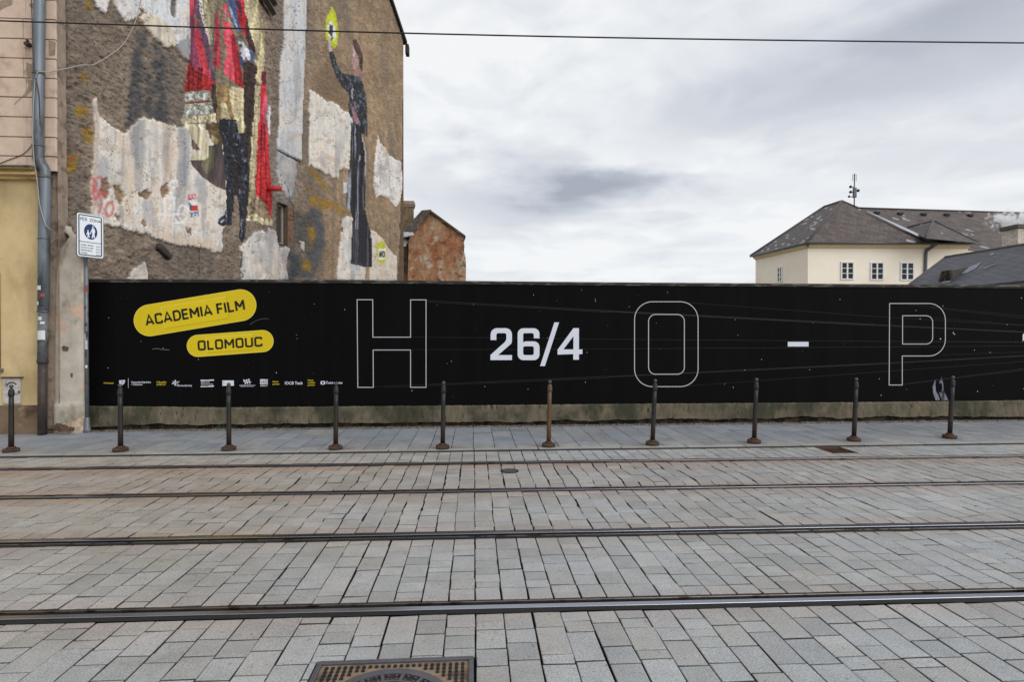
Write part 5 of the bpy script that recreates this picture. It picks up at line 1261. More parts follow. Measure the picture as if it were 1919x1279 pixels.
p3([(265, 10), (372, -6), (395, 165), (330, 185), (290, 120)], (104, 86, 60), .4); p3([(300, 90), (360, 130), (340, 170), (300, 150)], (176, 160, 118), .2)
p3([(138, 292), (272, 280), (282, 180), (380, 160), (402, 300), (417, 527), (330, 490), (230, 420), (150, 330)], (88, 76, 76), .07)
p3([(215, 330), (300, 180), (330, 200), (320, 330), (262, 405)], (108, 108, 84), .1, 2)
p3([(92, 10), (272, 8), (277, 150), (282, 262), (250, 287), (143, 282), (150, 240), (240, 258), (248, 240), (145, 110)], (208, 198, 168), .06); p3([(205, 15), (255, 14), (262, 150), (240, 130)], (226, 220, 200), .05)
p3([(146, 112), (240, 240), (150, 238)], (122, 98, 88), .08); p3([(150, 205), (225, 215), (246, 245), (148, 250)], (214, 208, 190), .06)
BK = (44, 46, 53)
p3([(370, -30), (500, -30), (530, 100), (522, 300), (494, 480), (484, 640), (472, 740), (472, 797), (440, 790), (380, 802), (350, 777), (355, 745), (400, 715), (420, 660), (425, 500), (405, 380), (390, 160), (372, 80)], BK, .35)
p3([(590, -30), (642, -30), (612, 300), (602, 600), (590, 720), (585, 400), (560, 80)], (64, 56, 49), .35)
p3([(510, 82), (572, 80), (592, 200), (602, 400), (592, 600), (582, 740), (577, 880), (555, 932), (535, 917), (528, 800), (528, 700), (516, 560), (508, 400)], BK, .35)
p3([(488, 300), (522, 300), (522, 560), (488, 560)], (50, 44, 43), .3)
rn = random.Random(4)
p3([(368, 768), (398, 746), (414, 742), (398, 760), (374, 776)], (170, 176, 186), .08); p3([(540, 745), (552, 740), (550, 850), (542, 840)], (120, 126, 138), .1); p3([(420, 690), (438, 680), (430, 730), (412, 735)], (128, 134, 146), .1)
p2([(750, 755), (802, 760), (777, 1290), (722, 1290), (740, 1000)], (182, 172, 142), .2)
p3([(630, -6), (677, -6), (662, 560), (600, 745), (592, 700), (604, 600), (616, 300)], (182, 172, 140), .25)
for q in range(34):
    x = 757 - q * 1.0; y = 790 + q * 15
    if q < 34: p2([(x + 4, y), (x + 16, y + 4), (x + 4, y + 9)], (92, 80, 58), .1, .15)
for q in range(38):
    x = 640 - q * 1.0; y = 5 + q * 15; p3([(x + 4, y), (x + 13, y + 4), (x + 4, y + 8)], (96, 84, 60), .1, .15)
p2([(802, 760), (850, 655), (858, 1290), (776, 1290)], (196, 48, 58), .22); p2([(838, 830), (852, 860), (857, 1165), (828, 1130), (808, 950)], (212, 90, 112), .08); p2([(855, 930), (886, 942), (882, 1195), (857, 1165)], (204, 204, 208), .06); p2([(800, 640), (850, 630), (850, 760), (810, 740)], (120, 40, 56), .25)
p3([(675, -6), (752, -6), (767, 380), (782, 560), (782, 690), (700, 605), (655, 562)], (196, 50, 54), .28)
p3([(730, -6), (752, -6), (758, 200), (742, 120)], (214, 92, 112), .1)
for x0, x1 in ((695, 690), (718, 735)): p3([(x0, 20), (x0 + 9, 20), (x1 + 10, 640), (x1, 630)], (116, 30, 40), .3)
p3([(655, 562), (700, 592), (782, 692), (782, 792), (700, 777), (650, 757), (590, 757), (600, 640)], (138, 122, 102), .6)
p3([(735, 635), (782, 690), (782, 740), (755, 700)], (186, 66, 62), .3)
p3([(590, 718), (660, 705), (720, 745), (782, 752), (784, 792), (720, 790), (650, 757), (590, 762)], (206, 194, 160), .25)
for q in range(16):
    x = 596 + q * 11.5; p3([(x, 722 + q * 1.6), (x + 3, 722 + q * 1.6), (x + 2, 752 + q * 2)], (112, 96, 74), .1, .1)
fold = fbm(GX / 4.2 + GY / 60, GY / 46, 95, 3, .55); mk = (LAB == MAN); C[mk] *= (0.58 + .80 * fold[mk])[:, None]
gl = fbm(GX / 2.6, GY / 10, 96, 3, .6); dkb = (LAB == MAN) & (C.sum(-1) < 185) & (C[..., 2] > C[..., 0] * .98); hl = np.clip((gl - .64) / .12, 0, 1) * dkb
C += hl[..., None] * np.array((92, 97, 108)) * .85

# ---- painted figure in black raising a glowing lamp
WOM = 2
def p4(pts, col, var=.10, amp=.4, seed=0): return flat(T4(pts), col, WOM, amp, var, seed=seed)
def p5(pts, col, var=.10, amp=.4, seed=0): return flat(T5(pts), col, WOM, amp, var, seed=seed)
p4([(555, 55), (582, 110), (602, 200), (610, 300), (602, 380), (580, 417), (545, 390), (510, 330), (496, 250), (505, 160), (530, 110)], (184, 194, 44), .16, 1.6)
p4([(545, 90), (575, 130), (590, 250), (598, 360), (570, 380), (520, 310), (508, 240), (520, 150)], (196, 205, 52), .08, 1.2)
p4([(540, 175), (575, 215), (592, 300), (572, 352), (545, 340), (523, 290), (518, 220)], (226, 228, 224), .06); p4([(533, 208), (562, 214), (568, 300), (552, 318), (528, 280)], (66, 66, 76), .5); p4([(550, 310), (572, 318), (560, 350), (540, 340)], (128, 132, 60), .2)
p4([(528, 310), (545, 360), (560, 442), (540, 447), (530, 400)], (196, 180, 180), .12)
p4([(530, 440), (567, 435), (602, 550), (642, 622), (722, 642), (702, 795), (640, 742), (590, 662), (558, 560)], (46, 48, 54), .35)
p4([(680, 640), (762, 645), (802, 660), (822, 700), (852, 850), (862, 1000), (857, 1172), (800, 1132), (718, 1062), (698, 960), (703, 840), (688, 760)], (45, 46, 52), .35)
p4([(735, 345), (758, 330), (792, 380), (822, 480), (817, 622), (798, 590), (780, 500), (745, 420)], (88, 68, 62), .25); p4([(733, 380), (780, 480), (792, 520), (766, 602), (738, 592), (727, 510)], (168, 138, 132), .18); p4([(745, 420), (758, 440), (752, 500), (738, 470)], (206, 186, 178), .1); p4([(758, 590), (806, 602), (802, 662), (764, 647)], (156, 116, 122), .2); p4([(795, 480), (822, 490), (816, 600), (800, 560)], (50, 42, 42), .2)
p4([(720, 880), (762, 960), (792, 1040), (772, 1072), (738, 1012)], (150, 112, 122), .25); p4([(703, 980), (740, 1030), (730, 1064), (708, 1020)], (204, 206, 212), .1); p4([(742, 690), (778, 800), (770, 800), (735, 700)], (14, 14, 18)); p4([(725, 740), (740, 760), (735, 860), (722, 830)], (150, 152, 164), .15)
p4([(750, 860), (775, 960), (768, 960), (744, 880)], (120, 122, 132), .1)
p4([(713, 1060), (802, 1132), (812, 1290), (706, 1290)], (52, 54, 60), .2)
p5([(665, -6), (755, -6), (777, 200), (787, 400), (784, 610), (790, 645), (680, 645), (640, 592), (634, 560), (650, 300)], (50, 51, 57), .2)
p5([(680, 640), (790, 640), (802, 700), (827, 800), (832, 1000), (834, 1072), (782, 1072), (660, 1042), (670, 800)], (42, 42, 48), .2)
pleat = fbm(GX / 3.2 + GY / 300, GY / 90, 90, 2); mk = (LAB == WOM) & (GY > 232) & (GX > 640); C[mk] *= (0.40 + 1.1 * pleat[mk])[:, None]
pk_ = np.clip((pleat - .58) / .16, 0, 1) * mk * np.where(GY < 430, 1.0, .35); C += pk_[..., None] * np.array((88, 90, 97))
p5([(735, 180), (748, 165), (742, 210), (732, 235)], (176, 178, 186), .1)
# ---- stencilled yellow badge
BAD = 4
flat(T5([(870, 885), (893, 868), (905, 860), (932, 872), (944, 912), (942, 1020), (922, 1046), (880, 1032), (867, 960)]), (182, 186, 58), BAD, .5, .12)
flat(T5([(880, 925), (938, 918), (935, 1012), (880, 1012)]), (222, 220, 214), BAD, .3)
mk = (LAB == WOM) & (GY < 235) & (C.sum(-1) < 200); hx = np.clip((fbm(GX / 3.0, GY / 4.5, 97, 3, .6) - .56) / .12, 0, 1) * mk; C += hx[..., None] * np.array((60, 62, 68))
mk = (LAB > 0) & (REL == 0); C[mk] *= (0.78 + .44 * g3[mk])[:, None]
mk = (LAB > 0) & (REL == 1); C[mk] *= (0.95 + .10 * cs[mk])[:, None]

# relief
amp = .026 + .018 * (1 - right)
soft = REL.copy()
for _ in range(1):
    soft[1:-1, 1:-1] = (soft[1:-1, 1:-1] * 2 + soft[:-2, 1:-1] + soft[2:, 1:-1] + soft[1:-1, :-2] + soft[1:-1, 2:]) / 6
rough = (fbm(SQ * 10, ZQ * 15, 70, 5, .65) - .5) * 2 * amp * .8 + (g3 - .5) * .030 + (fbm(SQ * 2.6, ZQ * 3, 71, 4) - .5) * .05
offs = rough * (1 - soft) + soft * (.048 + .014 * (cb - .5) + .004 * (cf - .5))
corner = np.clip(1 - (GX - 124) / 14, 0, 1) * (1 - soft); offs -= corner * .10 * fbm(GX / 8, GY / 12, 6, 4)
PT = PT + n_ * offs[..., None]
# right edge of the wall: slightly ragged
edge_x = np.interp(GY[:, 0], [-40, 95, 380, 520, 640], [757.5, 757, 752.5, 746.5, 744]) + 1.6 * (fbm(GY[:, 0] / 7, GY[:, 0] * 0 + 2, 9, 4, .65) - .5) * np.interp(GY[:, 0], [0, 200, 400], [.6, 1.2, 3.0])
over = GX > edge_x[:, None]
for r in range(GX.shape[0]):
    ii = np.where(over[r])[0]
    if len(ii): PT[r, ii] = PT[r, ii[0] - 1] if ii[0] > 0 else PT[r, ii]
# gable line cuts the top right
def roofline(px): return (px - 733) * (72 / 29.0)
WIN = T5([(85, 545), (165, 590), (160, 905), (75, 870)])
wins = (lambda s0, s1, z0, z1: (s0, s1, z0, z1))(MW.sz(520.0, 430)[0], MW.sz(537.5, 430)[0], MW.sz(529, 458.5)[1], MW.sz(529, 382.5)[1])
fc = (slice(0, -1), slice(0, -1))
cS = (SQ[:-1, :-1] + SQ[1:, 1:]) / 2; cZ = (ZQ[:-1, :-1] + ZQ[1:, 1:]) / 2; cX = GX[:-1, :-1] + STEP / 2; cY = GY[:-1, :-1] + STEP / 2
keep = ~(over[:-1, :-1] | over[1:, :-1]) & (cY > roofline(cX)) & (cX > 121) & ~((cS > wins[0]) & (cS < wins[1]) & (cZ > wins[2]) & (cZ < wins[3])) & (cZ > 0.3)
labf = LAB[:-1, :-1]
Clin = np.where(C / 255 <= .04045, C / 255 / 12.92, ((np.clip(C, 0, 250) / 255 + .055) / 1.055) ** 2.4) * MUR_K
def mural_mat():
    m, t, b_ = new_mat('mural_render'); L = t.links.new
    at = N(t, 'ShaderNodeAttribute'); at.attribute_name = 'paint'; tc = N(t, 'ShaderNodeTexCoord')
    n = N(t, 'ShaderNodeTexNoise'); n.inputs['Scale'].default_value = 26; n.inputs['Detail'].default_value = 8; n.inputs['Roughness'].default_value = .68; L(tc.outputs['Object'], n.inputs['Vector'])
    r = N(t, 'ShaderNodeMapRange'); r.inputs[1].default_value = .3; r.inputs[2].default_value = .7; r.inputs[3].default_value = .84; r.inputs[4].default_value = 1.14; L(n.outputs[0], r.inputs[0])
    sc = N(t, 'ShaderNodeVectorMath'); sc.operation = 'SCALE'; L(at.outputs['Color'], sc.inputs[0]); L(r.outputs[0], sc.inputs['Scale']); L(sc.outputs[0], b_.inputs['Base Color'])
    b_.inputs['Roughness'].default_value = .85; b_.inputs['Specular IOR Level'].default_value = .3
    bp = N(t, 'ShaderNodeBump'); bp.inputs['Strength'].default_value = .45; bp.inputs['Distance'].default_value = .02; L(n.outputs[0], bp.inputs['Height']); L(bp.outputs[0], b_.inputs['Normal'])
    return m
m_mural = mural_mat(); W = GX.shape[1]
idx = np.arange(GX.size).reshape(GX.shape); Q = np.stack([idx[:-1, :-1], idx[1:, :-1], idx[1:, 1:], idx[:-1, 1:]], -1)
V3 = PT.reshape(-1, 3) - np.array(wloc(mh)); CL = Clin.reshape(-1, 3)
for part, nm, lb in ((0, 'gable_wall', None), (MAN, 'painted_figure', 'painted man in red cape and tall black boots'), (WOM, 'painted_figure', 'painted figure in long black dress raising a glowing lamp'), (STK, 'pasted_sticker', 'faded pasted sticker with small flag'), (BAD, 'stencilled_badge', 'yellow stencilled badge')):
    fq = Q[keep & (labf == part)]
    us, inv = np.unique(fq.ravel(), return_inverse=True); inv = inv.reshape(-1, 4)
    me = bpy.data.meshes.new(nm); me.from_pydata(V3[us].tolist(), [], inv.tolist())
    ca = me.attributes.new('paint', 'FLOAT_COLOR', 'POINT'); ca.data.foreach_set('color', np.concatenate([CL[us], np.ones((len(us), 1))], 1).astype(np.float32).ravel())
    me.polygons.foreach_set('use_smooth', [True] * len(me.polygons)); me.materials.append(m_mural); me.update()
    o = bpy.data.objects.new(nm, me); COL.objects.link(o); o.parent = mh
    if lb: o['label'] = lb
    if part == BAD: badge = o
    if part == 0: gable = o
b = MB(); put_text(b, 'AFO', lambda x, y: MW.hit(500 + x / 4.2625, 250 + y / 4.2633, .075), 883, 932, 940, 988, .03); b.build('badge_lettering', m_ink, badge)
# plain pieces of the wall outside the traced part, other walls, roof
m_brown = pm('brown_render', tuple(v * MUR_K for v in lin((128, 108, 88))), .95, .3, 5, bump=.6, bscale=30, bdist=.02)
m_roofdk = pm('dark_roof_edge', lin((40, 38, 40)), .7, .3, 10)
s0 = 0.0; s1 = MW.sz(757, 95)[0]; zE = MW.sz(759, 78)[1]
lowz0, lowz1 = MW.sz(121, 639)[1], MW.sz(744, 639)[1]
sTopL, zTopL = MW.sz(121, -33); sTopR, zTopR = MW.sz(720, -33); sm = s1 * .46; zR = zE + (s1 - sm) * (zTopR - zE) / (s1 - sTopR)
b = MB(); b.poly3([[MW.pt(0, 0, -.02), MW.pt(s1, 0, -.02), MW.pt(s1, lowz1 + .1, -.02), MW.pt(0, lowz0 + .1, -.02)]])
b.poly3([[MW.pt(0, zTopL - .1, -.05), MW.pt(sTopR, zTopR - .1, -.05), MW.pt(sm, zR, -.05), MW.pt(0, zR - sm * .8, -.05)]])
Bk = -MW.n * 11; zW = zE
b.face([MW.pt(s1, 0, -.03), MW.pt(s1, 0) + Bk, MW.pt(s1, zE) + Bk, MW.pt(s1, zE, -.03)])
b.face([MW.pt(0, 0, -.9), MW.pt(0, 0) + Bk, MW.pt(0, zR - sm * .8) + Bk, MW.pt(0, zR - sm * .8, -.9)])
b.build('house_wall', m_brown, mh)
b = MB(); ov = .12; th = .16
for (q0, zz0, q1, zz1) in ((sm, zR, s1 + .12, zE - .16), (-.1, zR - sm * .82, sm, zR)):
    p0, p1 = MW.pt(q0, zz0, ov), MW.pt(q1, zz1, ov); b.prism([p0, p1, p1 + Vector((0, 0, th)), p0 + Vector((0, 0, th))], Bk)
pe = MW.pt(s1 + .08, zE - .55, ov + .02); b.box(pe + Vector((0, 0, .1)), (.16, .4, .42)); b.build('roof', m_roofdk, mh)
# small window
b = MB(); sA, sB, zA, zB = wins; dpt = -.28
Wp = lambda q, z, o_: MW.pt(q, z, o_)
for f in ([(sA, zA, .03), (sA, zB, .03), (sA, zB, dpt), (sA, zA, dpt)], [(sB, zA, dpt), (sB, zB, dpt), (sB, zB, .03), (sB, zA, .03)], [(sA, zB, .03), (sB, zB, .03), (sB, zB, dpt), (sA, zB, dpt)], [(sA, zA, dpt), (sB, zA, dpt), (sB, zA, .03), (sA, zA, .03)]): b.face([Wp(*p) for p in f])
win = b.build('window', pm('window_reveal', lin((92, 78, 68)), .9, .3, 9, bump=.4), mh)
b = MB(); fw_ = .055
def fbar(q0, q1, z0, z1, o0, o1): b.prism([Wp(q0, z0, o0), Wp(q1, z0, o0), Wp(q1, z1, o0), Wp(q0, z1, o0)], MW.n * (o1 - o0))
fo = -.12
for (q0, q1, z0, z1) in ((sA, sA + fw_, zA, zB), (sB - fw_ * 1.3, sB, zA, zB), (sA + fw_, sB - fw_ * 1.3, zB - fw_, zB), (sA + fw_, sB - fw_ * 1.3, zA, zA + fw_ * 1.3)): fbar(q0, q1, z0, z1, fo - .05, fo)
b.build('frame', pm('window_frame_worn', lin((152, 138, 124)), .7, .2, 9), win)
m_glass = pm('window_glass', lin((58, 66, 70)), .12, .1, 2, spec=.7)
b = MB(); b.face([Wp(sA, zA, fo - .03), Wp(sB, zA, fo - .03), Wp(sB, zB, fo - .03), Wp(sA, zB, fo - .03)]); b.build('pane', m_glass, win)
b = MB(); p = MW.hit(500, 353, 0); b.tube([p - MW.n * .1, p + MW.n * .38 + MW.u * .1], .075, 14); b.build('pipe_stub', pm('red_pipe_paint', lin((176, 40, 44)), .6, .2, 10), mh, True)
b = MB(); 
for (xa, ya, xb, yb) in ((484, -10, 506, 26), (496, -12, 508, 8)):
    pa, pb = MW.hit(xa, ya, .12), MW.hit(xb, yb, .12); b.tube([pa, pb], .10, 4)
b.build('iron_bracket', m_dkpipe, mh)
b = MB(); p = MW.hit(304, 472, .03); q_ = (MW.u * .8 - Vector((0, 0, .5))).normalized(); b.bevbox(p, (.42, .16, .15), .045, (q_, MW.n, q_.cross(MW.n))); b.build('loose_stone', pm('loose_stone', lin((58, 54, 52)), .9, .4, 12), mh, True)
# pale plastered corner pier beside the hoarding
m_pier = pm('pale_plaster_pier', lin((180, 172, 160)), .9, .18, 4, col2=lin((118, 112, 92)), c2scale=1.9, c2thr=(.48, .68), c2stretch=(1, 1, .55), bump=.35, bscale=30, bdist=.015, col3=lin((196, 168, 148)), c3scale=2.6, c3thr=(.54, .66))
PX0, PX1 = H(98, 650).x, H(160, 650).x
prof = [(812, 98, 158), (770, 98, 158), (757, 98, 158), (756, 98, 157), (640, 98, 157), (560, 99, 157), (520, 101, 157), (495, 103, 157), (478, 105, 153), (462, 109, 148), (450, 117, 140), (441, 122, 133), (430, 106, 118), (415, 106, 112)]
b = MB(); nh, nw = 90, 26
pys = np.linspace(812, 420, nh); xl = np.interp(-pys, [-p[0] for p in prof], [p[1] for p in prof]); xr = np.interp(-pys, [-p[0] for p in prof], [p[2] for p in prof])
PF = Plane((-20, YF + .06), (-5, YF + .06)); PF.n = Vector((0, -1, 0))
for i in range(nh):
    for j in range(nw):
        f = j / (nw - 1); jx = 1.6 * (float(fbm(pys[i] / 9, j * .0 + 3, 14, 3)) - .5) if j in (0, nw - 1) else 0
        x = xl[i] + (xr[i] - xl[i]) * f + jx
        pp = PF.hit(x, pys[i]); bulge = .05 * max(0, 1 - (abs(f - .5) * 2) ** 6)
        rel = .012 * (float(fbm(pp.x * 6, pp.z * 6, 15, 4)) - .5) + (.035 if pys[i] > 756 else 0) - .16 * max(0, (470 - pys[i]) / 50) ** 1
        b.v.append((pp.x, pp.y + .05 - bulge - rel + (0.45 if j == 0 else .06 if j == nw - 1 else 0), max(pp.z, PAV_Z - .02)))
for i in range(nh - 1):
    for j in range(nw - 1):
        a = i * nw + j; b.f.append((a, a + 1, a + nw + 1, a + nw))
b.build('plastered_pier', m_pier, mh, True)
b = MB()
m_bp = pm('broken_plaster', lin((92, 74, 58)), .95, .4, 14, bump=.5)
for loop in ([(116, 650), (122, 648), (130, 652), (128, 659), (118, 658)], [(133, 700), (137, 699), (137, 707), (134, 709)]):
    J = [(x + rn.gauss(0, .5), y + rn.gauss(0, .5)) for x, y in rounded(loop, 2, True, 3)]; b = MB(); b.poly3([[PF.hit(x, y, .012) for x, y in J]]); b.build('broken_plaster', m_bp, mh)
for k_ in range(26):
    x = 101 + k_ * 1.6 + rn.random(); y = 806 - 10 * rn.random() * (1 - abs(k_ - 8) / 26); p = PF.hit(x, y, .05 + .08 * rn.random()); b = MB(); b.bevbox(p, (.04 + .06 * rn.random(), .05, .02 + .05 * rn.random()), .008); b.build('plaster_chunk', m_bp, mh)

# cable from the gable to the downpipe
cab = [MW.hit(x, y, .06) for x, y in ((263, -20), (256, 15), (245, 50), (225, 84), (200, 104), (180, 116), (168, 122))]
cab = cab[:-1] + [MW.hit(165, 122, .10), MW.hit(148, 122, .10), MW.hit(136, 124, .10), MW.hit(126, 127, .07), H(108, 133, .03), H(98, 138, .06), H(88, 144, .20)] + [H(x, y, .205) for x, y in ((83, 156), (80, 190), (78, 240), (78.5, 280), (81, 315), (86, 345), (90, 385), (97, 412), (103, 428))] + [H(106, 434, .1)]
def smooth(P, n=5):
    out = []; P = [Vector(p) for p in P]
    for i in range(len(P) - 1):
        a, b_, c, d = P[max(i - 1, 0)], P[i], P[i + 1], P[min(i + 2, len(P) - 1)]
        for k in range(n):
            t_ = k / n; out.append(.5 * ((2 * b_) + (c - a) * t_ + (2 * a - 5 * b_ + 4 * c - d) * t_ ** 2 + (3 * b_ - a - 3 * c + d) * t_ ** 3))
    return out + [P[-1]]
b = MB(); b.tube(smooth(cab), .008, 8); tag(b.build('cable', pm('white_cable', lin((158, 154, 148)), .6, .1, 9), None, True), 'thin pale cable hanging from the gable and running down the drainpipe', 'cable')
b = MB(); b.tube(smooth([H(0, 308, .03), H(20, 300, .03), H(45, 290, .03), H(62, 275, .04), H(72, 265, .05)]), .007, 6); b.build('thin_wire', m_dkpipe, hs, True)
b = MB(); b.tube(smooth([H(75, 0, .205), H(77, 60, .205), H(79, 130, .205), H(85, 165, .205), H(88, 185, .19), H(88, 225, .17), H(86, 300, .12)]), .008, 6); b.build('thin_wire', m_dkpipe, hs, True)

# ================================================================== BRICK HOUSE BEHIND
def brick_mat(name, c1, c2, mortar, scale, patch, thr, pscale=.35):
    m, t, b_ = new_mat(name); L = t.links.new
    tc = N(t, 'ShaderNodeTexCoord'); uv = tc.outputs['UV']
    br = N(t, 'ShaderNodeTexBrick'); br.inputs['Scale'].default_value = scale; br.inputs['Color1'].default_value = (*c1, 1); br.inputs['Color2'].default_value = (*c2, 1); br.inputs['Mortar'].default_value = (*mortar, 1)
    br.inputs['Mortar Size'].default_value = .012; br.inputs['Brick Width'].default_value = .28; br.inputs['Row Height'].default_value = .085; L(uv, br.inputs['Vector'])
    def nz(s, d=6, ro=.65):
        n = N(t, 'ShaderNodeTexNoise'); n.inputs['Scale'].default_value = s; n.inputs['Detail'].default_value = d; n.inputs['Roughness'].default_value = ro; L(tc.outputs['Object'], n.inputs['Vector']); return n.outputs[0]
    def mrg(v, a, c, lo=0, hi=1):
        r = N(t, 'ShaderNodeMapRange'); r.inputs[1].default_value = a; r.inputs[2].default_value = c; r.inputs[3].default_value = lo; r.inputs[4].default_value = hi; L(v, r.inputs[0]); return r.outputs[0]
    cur = br.outputs[0]
    for col, s, th in patch:
        mx = N(t, 'ShaderNodeMix'); mx.data_type = 'RGBA'; L(mrg(nz(s), *th), mx.inputs[0]); L(cur, mx.inputs[6]); mx.inputs[7].default_value = (*col, 1); cur = mx.outputs[2]
    sc = N(t, 'ShaderNodeVectorMath'); sc.operation = 'SCALE'; L(cur, sc.inputs[0]); L(mrg(nz(3.5), .3, .7, .62, 1.3), sc.inputs['Scale']); L(sc.outputs[0], b_.inputs['Base Color'])
    b_.inputs['Roughness'].default_value = .92; bp = N(t, 'ShaderNodeBump'); bp.inputs['Strength'].default_value = .6; bp.inputs['Distance'].default_value = .03; L(nz(9), bp.inputs['Height']); L(bp.outputs[0], b_.inputs['Normal'])
    return m
m_brick = brick_mat('old_orange_brick', lin((170, 104, 62)), lin((136, 78, 46)), lin((134, 108, 84)), 1.0, [(lin((164, 134, 106)), .9, (.42, .62)), (lin((176, 164, 146)), .5, (.53, .60)), (lin((80, 56, 42)), 2.2, (.54, .70))], None)
m_tile = pm('dark_roof_tiles', lin((74, 64, 58)), .85, .35, 3, col2=lin((110, 100, 92)), c2scale=2)
DB = 42.0
def BH(px, py, d=DB): return at_depth(px, py, d)
apex, eR, eL = BH(806, 398), BH(869.5, 444), BH(770, 440); gz0 = .0
bR = Vector((BH(873, 520).x, BH(873, 520).y, 0)); bL = Vector((BH(763, 520).x, BH(763, 520).y, 0))
bh = thing('brick_house', 'old brick gable house with a stained chimney behind the hoarding', 'house', Vector((apex.x, apex.y, 0)))
back = Vector((-1.0, 12, 0))
rg = [eR, BH(869, 452), BH(870.5, 462), BH(869.5, 470), BH(872.5, 482), BH(873.5, 500), BH(873, 522)]
lf = [BH(764, 522), BH(765, 490), BH(766, 470), BH(765, 452), eL]
b = MB(); front_ = [bL, bR] + list(reversed(rg)) + [apex] + list(reversed(lf))
u = (bR - bL).normalized()
b.face(front_, [(p.dot(u), p.z) for p in front_])
for p, q in ((rg[0], bR), (bL, lf[-1])):
    pass
b.slope([bR, bR + back, eR + back, eR]); bl2 = BH(751, 520); bl2 = Vector((bl2.x - .3, bl2.y + 2.5, 0)); b.build('wall', m_brick, bh)
b = MB(); fq = bL + Vector((-3.2, 1.2, 0)); b.slope([fq, bL + Vector((.6, .25, 0)), Vector((bL.x + .6, bL.y + .25, eL.z - .1)), Vector((fq.x, fq.y, eL.z - .1))]); b.build('flank_wall', brick_mat('dark_stained_brick', lin((120, 84, 62)), lin((96, 66, 50)), lin((112, 98, 84)), 1.0, [(lin((62, 52, 46)), .9, (.40, .6)), (lin((150, 142, 132)), .8, (.60, .68))], None), bh)
b = MB(); nf = Vector((0, -.18, 0)); tk = Vector((0, 0, .16))
for p, q in ((eR + Vector((.12, 0, -.1)), apex), (apex, eL + Vector((-.3, 0, -.25)))):
    b.prism([p + nf, q + nf, q + nf + tk, p + nf + tk], back)
b.prism([apex + Vector((.10, -.3, .02)), eL + Vector((-.12, -.3, -.25)), eL + Vector((-.85, .3, -.05)), apex + Vector((-.62, .3, .08))], Vector((0, 0, .12)))
b.build('roof', m_tile, bh)
b = MB()
p0, p1 = BH(752, 430, 43.5), BH(774.5, 387, 43.5); cc = (p0 + p1) / 2; cw = abs(p1.x - p0.x)
b.bevbox((cc.x, cc.y, (p0.z + p1.z) / 2 - .6), (cw, .8, abs(p1.z - p0.z) + 1.2), .03); ch = b.build('chimney', pm('sooty_chimney_render', lin((112, 96, 72)), .9, .4, 2.5, stretch=(1, 1, .6), col2=lin((62, 50, 38)), c2scale=1.6), bh)
b = MB(); q = BH(760, 382.5, 43.5); b.bevbox((cc.x + .02, cc.y, q.z), (cw + .18, .95, .30), .05); b.bevbox((cc.x + .02, cc.y, q.z - .22), (cw + .1, .88, .10), .02); b.build('chimney_cap', pm('chimney_cap_stone', lin((140, 126, 112)), .9, .3, 4), ch)
b = MB(); pts = [BH(752, 434, 43), BH(770, 431, 43), BH(776, 441, 41), BH(750, 446, 40.5)]; b.prism(pts, (0, 0, .08)); pts = [BH(748, 462, 41.2), BH(760, 462, 41.2), BH(768, 446, 43), BH(750, 440, 43)]; b.prism(pts, (0, 0, .06)); b.build('lean_to_roof', pm('pale_sheet_roof', lin((168, 172, 176)), .6, .25, 3, col2=lin((104, 96, 90)), c2scale=2), bh)
b = MB(); pts = [BH(772, 432, 52), BH(800, 402, 52), BH(815, 402, 52), BH(815, 432, 52)]; b.prism(pts, (0, 2, -1)); b.build('rear_roof', pm('grey_sheet_roof', lin((186, 188, 192)), .6, .1, 3, col2=lin((150, 142, 138)), c2scale=1, c2stretch=(1, 1, 9)), bh)

